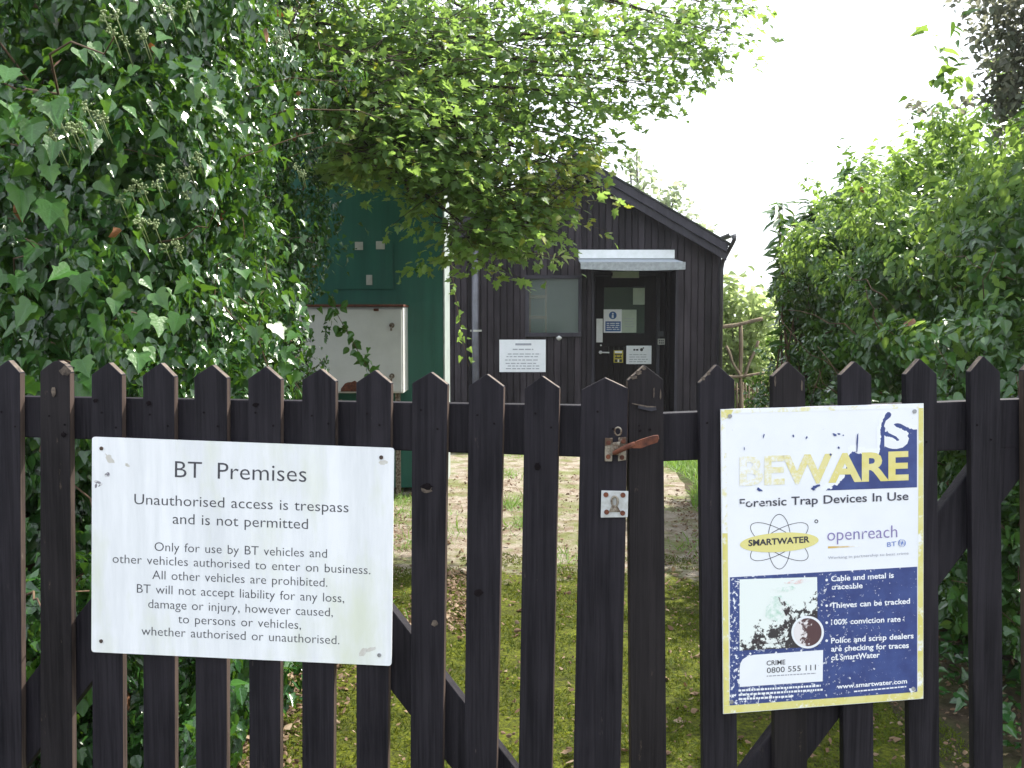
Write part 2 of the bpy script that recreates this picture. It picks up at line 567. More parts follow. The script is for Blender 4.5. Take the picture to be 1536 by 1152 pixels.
# ---- ground
m = NT('soil')
f = m.noise(m.coord('Object'), 1.5, 8, .65)
f2 = m.noise(m.coord('Object'), 40, 6, .7)
c = m.ramp(f2, [(.3, (.035, .025, .017)), (.7, (.10, .075, .05))])
c = m.mix(m.ramp(f, [(.45, 0), (.65, .75)]), c, (.05, .075, .016))
m.base(c); m.set(.95, .15); m.bump(f2, .8, .03)
M['soil'] = m.mat

m = NT('mossy_concrete')
tc = m.n('ShaderNodeTexCoord'); sep = m.n('ShaderNodeSeparateXYZ'); m.l(tc.outputs['Object'], sep.inputs[0])
big = m.noise(m.coord('Object'), 1.3, 6, .65)
mid = m.noise(m.coord('Object'), 6, 7, .7)
fine = m.noise(m.coord('Object'), 55, 6, .7)
conc = m.ramp(fine, [(.25, (.17, .145, .115)), (.7, (.38, .335, .275))])
conc = m.mix(m.ramp(mid, [(.45, 0), (.60, .75)]), conc, (.13, .085, .05))
grn = m.noise(m.coord('Object', (1, 1, 1), (0, 0, 1)), 2.6, 6, .7)
conc = m.mix(m.ramp(grn, [(.47, 0), (.58, .7)]), conc, (.10, .13, .02))
yg = m.n('ShaderNodeMapRange'); yg.inputs['From Min'].default_value = 5.2; yg.inputs['From Max'].default_value = 6.6
yg.inputs['To Min'].default_value = .27; yg.inputs['To Max'].default_value = -.14
m.l(sep.outputs[1], yg.inputs['Value'])
mk = m.math('ADD', m.math('ADD', m.math('MULTIPLY', big, .5), m.math('MULTIPLY', mid, .5)), yg.outputs[0])
mc = m.ramp(fine, [(.36, (.020, .026, .003)), (.64, (.125, .145, .005))])
mc = m.mix(1.0, mc, m.ramp(mid, [(.35, .45), (.6, 1.1)]), 'MULTIPLY')
col = m.mix(m.ramp(mk, [(.53, 0), (.62, 1)]), m.mix(m.ramp(yg.outputs[0], [(.1, 0), (.22, .75)]), conc, (.075, .055, .035)), mc)
m.base(col); m.set(.92, .2)
m.bump(m.math('ADD', fine, m.math('MULTIPLY', mk, 2.0)), .8, .02)
M['concrete'] = m.mat

# ================================================================== GROUND
gb = MB()
NX = 60
xs = [-300, -60, -20, -9] + list(np.linspace(-6, 8, 29)) + [12, 20, 60, 300]
ys = [-40, -8] + list(np.linspace(-2, 24, 53)) + [34, 60, 140, 500]
for y in ys:
    for x in xs:
        gb.v.append(Vector((x, y, -.012)))
w = len(xs)
for j in range(len(ys) - 1):
    for i in range(w - 1):
        gb.f.append((j * w + i, j * w + i + 1, (j + 1) * w + i + 1, (j + 1) * w + i)); gb.m.append(0)
tag(gb.build('ground', M['soil']), kind='structure')

db = MB()                                  # concrete drive with a slightly wandering edge
rng0 = random.Random(4)
yy = np.linspace(.6, 13.6, 53)
rows = []
for y in yy:
    l = -1.02 + .05 * math.sin(y * 1.7) + rng0.uniform(-.02, .02)
    r = 1.42 + .016 * y + .04 * math.sin(y * 1.3 + 1) + rng0.uniform(-.03, .03)
    rows.append([l + (r - l) * k / 8 for k in range(9)])
for y, rw in zip(yy, rows):
    for x in rw: db.v.append(Vector((x, y, 0)))
for j in range(len(yy) - 1):
    for i in range(8):
        db.f.append((j * 9 + i, j * 9 + i + 1, (j + 1) * 9 + i + 1, (j + 1) * 9 + i)); db.m.append(0)
tag(db.build('driveway', M['concrete']), kind='structure')
# raised concrete ramp at the shed door, and the joint lines between slabs
rb = MB()
rb.box(-.75, 1.42, 11.2, 13.0, .0, .05)
tag(rb.build('doorstep', M['concrete'], bevel=.01), kind='structure')

# ================================================================== SHED
SY = 13.0
K = SY / F


def SX(px): return V(px, 500, SY).x
def SZ(py, y=SY): return V(768, py, y).z


shed = thing('timber_shed', (SX(860), SY + 3, 0), 'dark brown timber shed with gabled roof at the end of the drive', 'shed')
xl, xr = SX(642), SX(1077)
apex_x = SX(858)
apex_z = SZ(244)
eav_z = SZ(372)
SD = 6.0


def wall_top(x):
    e = eav_z if x > apex_x else eav_z
    half = (xr - apex_x) if x > apex_x else (apex_x - xl)
    return apex_z - (apex_z - eav_z) * abs(x - apex_x) / half


rec_l, rec_r = SX(888), SX(1015)
rec_top = SZ(404)
win_l, win_r, win_t, win_b = SX(790), SX(872), SZ(417), SZ(500)
rw = random.Random(11)


def boards(x0, x1, topf, bottomf, y, mb, bw=.083, gap=.007, th=.02):
    x = x0
    while x < x1 - .005:
        xe = min(x + bw, x1)
        a, b = x + gap / 2, xe - gap / 2
        d = rw.uniform(0, .003)
        for lo, hi0, hi1 in bottomf(a, b, topf):
            c = .006
            zt0, zt1 = hi0, hi1
            # chamfered front profile
            prof = [(a, y + th), (a, y + c - d), (a + c, y - d), (b - c, y - d), (b, y + c - d), (b, y + th)]
            n = len(prof)
            bot = [Vector((p[0], p[1], lo)) for p in prof]
            top = [Vector((p[0], p[1], zt0 + (zt1 - zt0) * (p[0] - a) / max(1e-6, b - a))) for p in prof]
            mb.add(bot + top, [tuple(reversed(range(n))), tuple(range(n, 2 * n))] + [(i, (i + 1) % n, n + (i + 1) % n, n + i) for i in range(n)])
        x = xe


def front_spans(a, b, topf):
    mid = (a + b) / 2
    t0, t1 = topf(a), topf(b)
    if rec_l < mid < rec_r: return [(rec_top, t0, t1)]
    if win_l < mid < win_r: return [(.04, win_b, win_b), (win_t, t0, t1)]
    return [(.04, t0, t1)]


fb = MB()
# snap boards to opening edges so that the openings stay clean
edges = [xl, win_l, win_r, rec_l, rec_r, xr]
for a, b in zip(edges[:-1], edges[1:]):
    n = max(1, round((b - a) / .084))
    boards(a, b, wall_top, front_spans, SY, fb, (b - a) / n)
shed_wall = fb.build('cladding_wall', M['shed_wood'], shed)
# side, back and gable backing walls
wb = MB()
wb.prism([(xr - .02, SY + .03, 0), (xr - .02, SY + SD, 0), (xr - .02, SY + SD, eav_z), (xr - .02, SY + .03, eav_z)], (.02, 0, 0))
wb.prism([(xl, SY + .03, 0), (xl, SY + SD, 0), (xl, SY + SD, eav_z), (xl, SY + .03, eav_z)], (.02, 0, 0))
wb.prism([(xl, SY + SD, 0), (xr, SY + SD, 0), (xr, SY + SD, eav_z), (apex_x, SY + SD, apex_z), (xl, SY + SD, eav_z)], (0, .02, 0))
# inner skin behind the cladding, in pieces round the openings
for a, b, z0, z1 in ((xl, win_l, 0, eav_z), (win_l, win_r, 0, win_b), (win_l, win_r, win_t, eav_z), (win_r, rec_l, 0, eav_z), (rec_l, rec_r, rec_top, eav_z), (rec_r, xr, 0, eav_z)):
    wb.box(a, b, SY + .022, SY + .045, z0, z1)
wb.prism([(xl, SY + .022, eav_z), (xr, SY + .022, eav_z), (apex_x, SY + .022, apex_z)], (0, .023, 0))
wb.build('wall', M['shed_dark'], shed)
cb = MB()
cb.box(xr - .012, xr + .028, SY - .022, SY + .03, .03, eav_z + .0)
cb.build('corner_board', M['shed_trim'], shed, bevel=.003)

# roof: two slabs with felt, barge boards in two layers, soffit strip
OH = .26
ry0, ry1 = SY - OH, SY + SD + .2


def roofline(x, dz=0.0):
    return Vector((x, 0, wall_top(x) + dz))


rf = MB()
for sgn, xe in ((1, V(1093, 350, ry0).x), (-1, SX(618))):
    slope = (apex_z - eav_z) / ((xr - apex_x) if sgn > 0 else (apex_x - xl))
    ze = apex_z - slope * abs(xe - apex_x)
    for z0, th, ya, yb, m in ((.02, .05, ry0 + .02, ry1, 0), (.073, .02, ry0 - .03, ry1, 1)):
        x1 = xe + sgn * (.03 if m else 0)
        z1 = ze - (slope * .03 if m else 0)
        rf.hexa([(apex_x, ya, apex_z + z0), (x1, ya, z1 + z0), (x1, yb, z1 + z0), (apex_x, yb, apex_z + z0),
                 (apex_x, ya, apex_z + z0 + th), (x1, ya, z1 + z0 + th), (x1, yb, z1 + z0 + th), (apex_x, yb, apex_z + z0 + th)], m)
roof = rf.build('roof', [M['shed_trim'], M['roof_felt']], shed)
for sgn, xe in ((1, V(1091, 350, ry0).x), (-1, SX(620))):
    slope = (apex_z - eav_z) / ((xr - apex_x) if sgn > 0 else (apex_x - xl))
    bb = MB()
    for zt, zb, ya, yb in ((.07, -.045, ry0 - .012, ry0 + .018), (-.03, -.15, ry0 + .02, ry0 + .045)):
        ze = apex_z - slope * abs(xe - apex_x)
        p = [(apex_x, ya, apex_z + zb), (xe, ya, ze + zb), (xe, ya, ze + zt), (apex_x, ya, apex_z + zt)]
        bb.prism(p, (0, yb - ya, 0))
    # end block and underside boards between barge and wall
    bb.hexa([(apex_x, ry0 + .047, apex_z - .03), (xe, ry0 + .047, ze - .03), (xe, SY - .004, ze - .03), (apex_x, SY - .004, apex_z - .03),
             (apex_x, ry0 + .047, apex_z + .015), (xe, ry0 + .047, ze + .015), (xe, SY - .004, ze + .015), (apex_x, SY - .004, apex_z + .015)])
    bb.build('barge_board', M['shed_trim'], shed)
# gutter, hopper and swan neck downpipe at the right eave
gx = V(1097, 350, ry0).x
gz = V(768, 350, ry0).z
gt = MB()
prof = [(gx + .01 + .05 * math.cos(math.pi + math.pi * k / 8), gz + .05 * math.sin(math.pi + math.pi * k / 8)) for k in range(9)]
prof += [(x, z) for x, z in [(gx + .01 + .042 * math.cos(math.pi * 2 - math.pi * k / 8), gz + .042 * math.sin(math.pi * 2 - math.pi * k / 8)) for k in range(9)]]
gt.prism([(x, ry0 - .02, z) for x, z in prof], (0, ry1 - ry0, 0))
gt.build('gutter', M['black_plastic'], shed)
dp = MB()
px_ = SX(1080)
dp.tube([(gx + .03, ry0 - .03, gz - .03), (gx + .03, ry0 - .03, gz - .085), (gx + .015, ry0 - .0, gz - .13), (px_ + .02, SY - .05, SZ(391)), (px_, SY - .045, SZ(404)), (px_, SY - .045, .1)], [.034, .026, .026, .026, .026, .026], 10)
dp.build('downpipe', M['black_plastic'], shed, smooth=True)
pb = MB()
lpx = SX(714)
pb.tube([(SX(713), SY - .045, SZ(330)), (SX(713), SY - .045, SZ(500)), (lpx, SY - .045, .06)], .044, 14)
gp = pb.build('downpipe', M['grey_plastic'], shed, smooth=True)
for py in (496, 372):
    cl = MB()
    cl.tube([(lpx, SY - .045, SZ(py) - .012), (lpx, SY - .045, SZ(py) + .012)], .049, 14)
    cl.box(lpx - .075, lpx + .075, SY - .012, SY - .003, SZ(py) - .012, SZ(py) + .012)
    cl.build('pipe_clip', M['pale_plastic'], gp)

# window
wf = MB()
for a, b, z0, z1 in ((win_l - .02, win_r + .0, win_t - .01, win_t + .035), (win_l - .02, win_r, win_b - .045, win_b + .008),
                     (win_l - .02, win_l + .03, win_b + .009, win_t - .011), (win_r - .04, win_r, win_b + .009, win_t - .011)):
    wf.box(a, b, SY - .03, SY + .05, z0, z1)
win = wf.build('window', M['shed_trim'], shed, bevel=.004)
pn = MB()
pn.box(win_l + .03, win_r - .04, SY + .004, SY + .010, win_b + .008, win_t - .01)
pn.build('pane', M['glass'], win)
# room behind the window
ib = MB()
ib.box(win_l - .3, win_r + .02, SY + .9, SY + .92, win_b - .5, win_t + .4)
ib.build('inner_wall', M['interior'], shed)
sh = thing('shelf_unit', (win_l + .1, SY + .25, 0), 'light brown wooden shelves seen through the shed window', 'shelves')
for px in (795, 819):
    p = MB()
    p.box(SX(px) - .013, SX(px) + .013, SY + .05, SY + .085, .02, SZ(420))
    p.build('upright', M['shelf_wood'], sh)
for py in (445, 476):
    p = MB()
    p.box(SX(793), SX(821), SY + .048, SY + .34, SZ(py) - .02, SZ(py) + .022)
    p.build('shelf', M['shelf_wood'], sh)

# recessed porch: side walls, back wall boards, door
RD = .55
DY = SY + RD


def DX(px): return V(px, 500, DY).x
def DZ(py): return V(768, py, DY).z


pl = MB()
boards_y = []
n = 6
for i in range(n):
    y0, y1 = SY + .047 + (RD - .047) * i / n, SY + .047 + (RD - .047) * (i + 1) / n
    pl.box(rec_r - .001, rec_r + .02, y0 + .003, y1 - .003, .05, rec_top - .002)
    pl.box(rec_l - .02, rec_l + .001, y0 + .003, y1 - .003, .05, rec_top - .002)
pl.box(rec_l - .02, rec_r + .02, SY + .047, DY + .06, rec_top + .001, rec_top + .03)
dl, dr, dtop = DX(893), DX(984), DZ(414)
boards(dr + .05, rec_r + .02, lambda x: rec_top - .003, lambda a, b, t: [(.05, t(a), t(b))], DY, pl, .08)
pl.box(rec_l - .02, dr + .05, DY + .021, DY + .05, dtop + .06, rec_top)
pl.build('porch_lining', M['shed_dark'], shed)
jb = MB()
jb.box(rec_l - .004, rec_l + .022, SY - .014, SY + .046, .05, rec_top - .012)
jb.box(rec_r - .022, rec_r + .012, SY - .014, SY + .046, .05, rec_top - .012)
jb.build('porch_post', M['shed_trim'], shed, bevel=.003)
fr = MB()
fr.box(dl - .05, dl - .003, DY - .01, DY + .05, .05, dtop + .05)
fr.box(dr + .003, dr + .05, DY - .01, DY + .05, .05, dtop + .05)
fr.box(dl - .003, dr + .003, DY - .01, DY + .05, dtop + .003, dtop + .05)
dg_l, dg_r, dg_t, dg_b = DX(906), DX(967), DZ(431), DZ(500)
dd = MB()
for a, b, z0, z1 in ((dl, dg_l, .06, dtop), (dg_r, dr, .06, dtop), (dg_l, dg_r, dg_t, dtop), (dg_l, dg_r, DZ(520), dg_b)):
    dd.box(a, b, DY + .005, DY + .045, z0, z1)
nb = 8
for i in range(nb):
    a = dg_l + (dg_r - dg_l) * i / nb; b = dg_l + (dg_r - dg_l) * (i + 1) / nb
    dd.box(a + .002, b - .002, DY + .012, DY + .042, .06, DZ(520) - .001)
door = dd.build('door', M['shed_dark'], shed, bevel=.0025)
fr.build('door_frame', M['shed_trim'], door, bevel=.003)
gl = MB(); gl.box(dg_l, dg_r, DY + .02, DY + .026, dg_b, dg_t)
gl.build('door_pane', M['glass'], door)
gi = MB(); gi.box(dg_l - .1, dg_r + .1, DY + .6, DY + .62, dg_b - .3, dg_t + .2)
gi.build('inner_wall', M['interior'], shed)
hd = MB()
hx, hz = DX(901), DZ(528.5)
hd.disc((hx, DY + .004, hz), (0, -1, 0), .024, .012, 14)
hd.tube([(hx, DY - .006, hz), (hx, DY - .045, hz), (hx + .03, DY - .052, hz), (hx + .115, DY - .05, hz - .002)], .0095, 8)
hd.build('door_handle', M['white_paint'], door); hd = MB()  # white on handle and keyhole stands in for bright reflections on metal
hd.disc((DX(901.5), DY + .004, DZ(518)), (0, -1, 0), .012, .008, 12)
hd.build('keyhole', M['white_paint'], door)
fp = MB(); fp.box(DX(894.5), DX(904), DY - .002, DY + .004, DZ(513.5), DZ(478))
fp.build('push_plate', M['white_paint'], door, bevel=.0015)

# canopy over the door: white upstand, sloping sheet, front edge
cp = MB()
u0, u1 = SX(867), SX(1010)
cp.box(u0, u1, SY - .045, SY - .004, SZ(388), SZ(375))
can = cp.build('door_canopy', M['white_paint'], shed, bevel=.003)
CY = SY - .62
cl_, cr_ = V(871, 400, CY).x, V(1028, 400, CY).x
zt_f = V(900, 393, CY).z
zb_f = V(900, 403.5, CY).z
cs = MB()
cs.hexa([(cl_, CY + .012, zt_f - .02), (cr_, CY + .012, zt_f - .02), (u1 + .0, SY - .004, SZ(388) - .03), (u0, SY - .004, SZ(388) - .03),
         (cl_, CY + .012, zt_f - .004), (cr_, CY + .012, zt_f - .004), (u1 + .0, SY - .004, SZ(388) - .004), (u0, SY - .004, SZ(388) - .004)])
cs.build('canopy_sheet', M['canopy'], can)
ce = MB()
ns = 10
sag = lambda t: -.018 * math.sin(math.pi * t) - .006 * t
for i in range(ns):
    t0, t1 = i / ns, (i + 1) / ns
    xa, xb = cl_ + (cr_ - cl_) * t0, cl_ + (cr_ - cl_) * t1
    ce.hexa([(xa, CY - .012, zb_f + sag(t0)), (xb, CY - .012, zb_f + sag(t1)), (xb, CY + .011, zb_f + sag(t1)), (xa, CY + .011, zb_f + sag(t0)),
             (xa, CY - .012, zt_f), (xb, CY - .012, zt_f), (xb, CY + .011, zt_f), (xa, CY + .011, zt_f)])
ce.build('canopy_edge', M['canopy_edge'], can)
lt = thing('bulkhead_light', (DX(938), DY, DZ(410)), 'pale oblong light fixed above the shed door under the canopy', 'light')
b = MB(); b.box(DX(918), DX(957), DY - .06, DY - .0, DZ(416), DZ(407)); b.build('diffuser', M['paper_green'], lt, bevel=.01)
b = MB(); b.box(DX(917), DX(958), DY + .001, DY + .02, DZ(417), DZ(406)); b.build('light_base', M['pale_plastic'], lt)

# things fixed to the shed front
def flat(name, mat, parent, px0, py0, px1, py1, y, th=.004, bevel=0):
    a = V(px0, py0, y); c = V(px1, py1, y)
    b = MB(); b.box(a.x, c.x, y - th, y, c.z, a.z)
    return b.build(name, mat, parent, bevel=bevel)


def bars(mb, px0, px1, py, h, y, rr, word=(3, 9), gap=1.6):
    """a line of print too small to read: word-long dashes"""
    x = px0
    while x < px1:
        w_ = min(rr.uniform(*word), px1 - x)
        a = V(x, py - h / 2, y); c = V(x + w_, py + h / 2, y)
        mb.add([(a.x, y, c.z), (c.x, y, c.z), (c.x, y, a.z), (a.x, y, a.z)], [(0, 1, 2, 3)])
        x += w_ + gap


rr = random.Random(5)
ns_ = thing('notice_board', V(784, 533, SY - .006), 'white rectangular notice with grey print on the boards under the shed window', 'notice')
flat('board', M['paper'], ns_, 749, 509.5, 818.5, 558, SY - .006)
b = MB()
bars(b, 773, 797, 516.5, 3.0, SY - .0125, rr, (20, 30))
bars(b, 769, 800, 524, 1.6, SY - .0125, rr)
for py in (531, 535, 540, 545, 549, 553): bars(b, 757 + rr.uniform(0, 5), 811 - rr.uniform(0, 7), py, 1.3, SY - .0125, rr)
b.build('print', M['ink_grey'], ns_)

dn = thing('door_sign', V(930, 481, DY), 'blue and white mandatory sign beside a pale sheet on the shed door glass', 'sign')
yk = DY + .003
flat('white_sheet', M['paper'], dn, 905.5, 464, 932.5, 499, yk)
flat('pale_sheet', M['paper_green'], dn, 933, 464.5, 954.5, 499, yk)
b = MB()
b.disc((DX(919), yk - .0045, DZ(473)), (0, -1, 0), .052, .002, 20)
b.build('blue_mark', M['blue_print'], dn); b = MB()
a = V(908, 482, yk); c = V(931, 497, yk)
b.box(a.x, c.x, yk - .0065, yk - .0045, c.z, a.z)
b.build('blue_mark', M['blue_print'], dn)
b = MB()
b.ball((DX(919), yk - .0075, DZ(470.6)), .012, 8, 5, sc=(1, .2, 1))
a = V(917.6, 472.5, yk); c = V(920.4, 477, yk); b.box(a.x, c.x, yk - .0085, yk - .007, c.z, a.z)
for py in (485, 488, 491, 494): bars(b, 910, 929, py, 1.2, yk - .0075, rr, (4, 8), 1.2)
b.build('white_mark', M['paper'], dn)
b = MB()
for py in (478, 482, 486, 490): bars(b, 937, 951, py, .9, yk - .0055, rr, (4, 9), 1)
b.build('print', M['ink_grey'], dn)
pp = flat('paper_sheet', M['paper_green'], None, 949.5, 432, 967, 457, DY + .0045, .001)
tag(pp, 'pale green sheet of paper in the top corner of the shed door glass', 'paper')

ys_ = thing('warning_sticker', V(927, 534, DY), 'small yellow and black warning sticker beside the shed door handle', 'sticker')
flat('yellow_backing', M['yellow_print'], ys_, 920.5, 525.5, 934.5, 544, yk)
b = MB()
for x0, y0, x1, y1 in ((922, 531, 933, 532.6), (922.5, 535.6, 932.5, 537.4), (922, 539, 926, 543), (929, 539, 933, 543), (924, 533, 925, 535.6), (930, 533, 931, 535.6)):
    a = V(x0, y0, yk); c = V(x1, y1, yk); b.box(a.x, c.x, yk - .006, yk - .0042, c.z, a.z)
b.build('black_mark', M['ink_black'], ys_)
b = MB(); a = V(922, 526.5, yk); c = V(933, 529.5, yk); b.box(a.x, c.x, yk - .006, yk - .0042, c.z, a.z)
a = V(926.5, 539, yk); c = V(928.5, 543, yk); b.box(a.x, c.x, yk - .006, yk - .0042, c.z, a.z)
b.build('white_mark', M['paper'], ys_)

wn_ = thing('door_notice', V(958, 532, DY), 'small white landscape notice with a dark emblem low on the shed door', 'notice')
flat('board', M['paper'], wn_, 939.5, 518.5, 977, 546, yk)
b = MB()
b.ball((DX(962.5), yk - .0045, DZ(524.5)), .022, 8, 5, sc=(1, .12, 1))
for x0, y0, x1, y1 in ((950, 523.4, 953, 526), (954, 523.4, 957.5, 526), (964, 521, 966, 523)):
    a = V(x0, y0, yk); c = V(x1, y1, yk); b.box(a.x, c.x, yk - .0055, yk - .0042, c.z, a.z)
b.build('emblem', M['ink_black'], wn_)
b = MB()
for py in (532, 535.5, 539, 542.5): bars(b, 944, 973 - rr.uniform(0, 4), py, 1.0, yk - .0055, rr, (4, 9), 1.2)
b.build('print', M['ink_grey'], wn_)

kp = thing('keypad', V(992, 512, DY), 'small pale keypad beside the shed door', 'keypad')
flat('case', M['pale_plastic'], kp, 986.5, 508, 997, 517, DY - .003, .022, .004)
b = MB()
for i in range(3):
    for j in range(2):
        a = V(988.3 + i * 2.7, 509.8 + j * 3.4, DY - .026); c = V(990 + i * 2.7, 512 + j * 3.4, DY - .026)
        b = MB(); b.box(a.x, c.x, DY - .029, DY - .0255, c.z, a.z); b.build('key', M['dark_plastic'], kp)
cr = flat('card_reader', M['dark_plastic'], None, 988, 497, 995, 505, DY - .003, .02, .004)
tag(cr, 'small dark grey box fixed above the pale keypad by the shed door', 'box')
vb = MB()
kx, kz = SX(838.5), SZ(506.5)
vb.disc((kx, SY - .003, kz), (0, -1, 0), .036, .02, 18)
vb.ball((kx, SY - .026, kz), .028, 12, 6, sc=(1, .6, 1))
tag(vb.build('wall_knob', M['steel'], None, smooth=True), 'small round metal knob on the shed wall below the window corner', 'knob')

# ================================================================== GREEN CABIN
GY = 8.65
gxr = (V(663, 400, GY).x + V(671, 590, GY).x) / 2
cabin = thing('green_cabin', (gxr - .8, GY + .4, 0), 'tall dark green metal cabin with pale corner trim left of the shed', 'cabin')
GZ = lambda py: V(768, py, GY).z
GXf = lambda px: V(px, 450, GY).x
b = MB()
b.box(gxr - 1.9, gxr - .012, GY, GY + .75, .04, 2.95)
b.build('cabin_body', M['green_paint'], cabin, bevel=.008)
b = MB()
b.box(gxr - .011, gxr + .002, GY - .004, GY + .09, .04, 2.95)
b.box(gxr - .011, gxr - .002, GY + .094, GY + .75, .04, 2.95)  # whole side face pale: sun glare is put into its trim colour
b.build('corner_trim', M['pale_trim'], cabin, bevel=.003)
b = MB()
b.box(gxr - 1.95, gxr + .03, GY - .06, GY + .80, 2.955, 3.02)
b.build('cabin_roof', M['green_paint'], cabin, bevel=.01)
# raised panel seams
b = MB()
x0, x1, z0, z1 = GXf(505), GXf(590), GZ(434), GZ(366)
b.box(x0, x1, GY - .008, GY - .002, z0, z1)
b.build('access_panel', M['green_paint'], cabin, bevel=.002)
b = MB()
b.box(GXf(606), GXf(650), GY - .006, GY - .002, GZ(494), GZ(492))
b.build('seam', M['green_paint'], cabin); b = MB()
b.box(GXf(649), GXf(651), GY - .006, GY - .002, GZ(560), GZ(455))
b.build('seam', M['green_paint'], cabin)
for px, py, w_, h_ in ((539.5, 369, 12, 12), (571.5, 368, 13, 12), (554.5, 420, 9, 15)):
    b = MB()
    b.box(GXf(px - w_ / 2), GXf(px + w_ / 2), GY - .016, GY - .009, GZ(py + h_ / 2), GZ(py - h_ / 2))
    b.box(GXf(px - w_ / 4), GXf(px + w_ / 4), GY - .020, GY - .017, GZ(py + h_ / 4), GZ(py - h_ / 4))
    b.build('small_plate', M['pale_plastic'], cabin, bevel=.002)

WY = 8.25
wcx0, wcx1 = V(428, 520, WY).x, V(604.5, 520, WY).x
wz0, wz1 = V(768, 590, WY).z, V(768, 458, WY).z
wc = thing('metal_cabinet', ((wcx0 + wcx1) / 2, WY + .2, wz0), 'white metal cabinet with rusty top fixed to the green cabin', 'cabinet')
b = MB(); b.box(wcx0, wcx1, WY + .02, GY - .003, wz0, wz1 - .012); b.build('case', M['white_cabinet'], wc, bevel=.006)
b = MB(); b.box(wcx0 + .01, wcx1 - .012, WY, WY + .018, wz0 + .012, wz1 - .03); b.build('door_panel', M['white_cabinet'], wc, bevel=.004)
b = MB(); b.box(wcx0 - .01, wcx1 + .008, WY - .02, GY - .004, wz1 - .011, wz1 + .008); b.build('lid', M['rust'], wc, bevel=.003)
for py in (488, 564):
    p = V(588, py, WY)
    b = MB()
    b.disc((p.x, WY, p.z), (0, -1, 0), .022, .012, 12)
    b.tube([(p.x, WY - .012, p.z), (p.x, WY - .03, p.z), (p.x - .004, WY - .032, p.z - .045)], .009, 8)
    b.build('latch', M['rusty_steel'], wc)
p = V(566, 461, WY)
b = MB(); b.box(p.x - .03, p.x + .012, WY - .012, WY - .001, p.z - .03, p.z - .008); b.build('hinge', M['rust'], wc, bevel=.002)
b = MB()
pr = [(V(522, 588, WY).x, 0)]
for k in range(12):
    a = math.pi * k / 11
    b.v.append(Vector((V(530, 588, WY).x + .105 * math.cos(a), WY - .003, wz0 + .014 + .085 * math.sin(a) * (1 + .12 * math.sin(k * 2.7)))))
b.f.append(tuple(range(12))); b.m.append(0)
b.build('rust_patch', M['rust'], wc)
# support legs hidden low behind the gate
for x in (wcx0 + .06, wcx1 - .06):
    b = MB(); b.box(x - .02, x + .02, WY + .1, WY + .14, .0, wz0 - .002); b.build('leg', M['rusty_steel'], wc)

# ================================================================== GATES
LP = Plane(V(0, 600, 2.25), V(900, 600, 2.0))
RP = Plane(V(940, 600, 2.0), V(1536, 600, 2.12))
TH = .019
gate_l = thing('picket_gate', LP.hit(430, 1480), 'dark stained picket gate leaf carrying the white landscape sign', 'gate', 'pair of picket gates across the drive')
gate_r = thing('picket_gate', RP.hit(1240, 1480), 'dark stained picket gate leaf carrying the yellow edged portrait sign', 'gate', 'pair of picket gates across the drive')

BOT = 1530
# tip x,y ; left x at shoulder ; right x ; shoulder yL yR ; left/right at y=1152
LPK = [(12, 540, -13, 36, 558, 559, -11, 38.5), (84, 541, 60, 110, 557, 559, 60.5, 114), (162.5, 543.5, 137, 187.5, 562, 562, 138.7, 189.5),
       (240.5, 544, 214, 265.5, 563, 565, 215, 266.5), (318, 547, 291, 344, 565, 567, 293.8, 343.5), (398.5, 549.5, 372, 424, 568, 569, 373.8, 423),
       (480.5, 553, 453, 505.5, 570, 572, 453, 502.5), (562, 555, 534, 588, 574, 575, 534.4, 583.2), (646, 558, 618, 672, 575, 577, 615.5, 664.6),
       (730, 561, 703, 755.5, 579, 580, 695.8, 745), (813, 564, 787, 839, 583, 582, 777.8, 827.7), (907, 566.5, 871.6, 942.2, 585, 583, 860, 930)]
RPK = [(967.5, 548, 942, 994.8, 571, 569, 946.6, 1000), (1076, 547, 1048, 1102, 575, 570, 1053.5, 1106), (1182.5, 543, 1157, 1208, 565, 566, 1160, 1211),
       (1283, 542, 1259, 1307.5, 563, 563, 1262.5, 1310.6), (1380.5, 538, 1355.5, 1405.5, 562, 561, 1361, 1409.7), (1475.5, 534, 1452, 1500.5, 558, 558, 1457.5, 1505),
       (1557, 532, 1532, 1582, 556, 556, 1536, 1588)]
rp = random.Random(3)


def picket(plane, gate, d, worn=False, left_gate=True):
    tx, ty, L, Rr, yl, yr, Lb, Rb = d
    ext = lambda a, b, ya: a + (b - a) * (BOT - ya) / (1152 - ya)
    inner = .009
    # the far edge of the thickness shows on the inner side: keep it inside the measured outline
    if left_gate and tx < 740:
        k = (768 - Rr) * inner; Rr -= k; Rb -= (768 - Rb) * inner
    if not left_gate and tx > 1000:
        k = (L - 768) * inner * .6; L += k; Lb += (Lb - 768) * inner * .6
    px = [(ext(Lb, Lb, 1100), BOT), (ext(Rr, Rb, yr), BOT), (Rr, yr), (tx, ty), (L, yl)]
    px[0] = (ext(L, Lb, yl), BOT)
    off = rp.uniform(-.002, .002)
    if worn == 2:      # rounded, broken tip
        px = px[:3] + [(Rr - 3, yr - 9), (tx + 12, ty + 5), (tx + 4, ty), (tx - 4, ty + 1), (tx - 14, ty + 8), (L, yl)]
    poly = [plane.hit(x, y, off) for x, y in px]
    n = len(poly)
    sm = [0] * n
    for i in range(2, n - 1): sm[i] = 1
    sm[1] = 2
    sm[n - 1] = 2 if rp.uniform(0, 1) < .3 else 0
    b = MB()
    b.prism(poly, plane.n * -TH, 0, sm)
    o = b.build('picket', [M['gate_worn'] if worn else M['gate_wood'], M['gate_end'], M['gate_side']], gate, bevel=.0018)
    return o


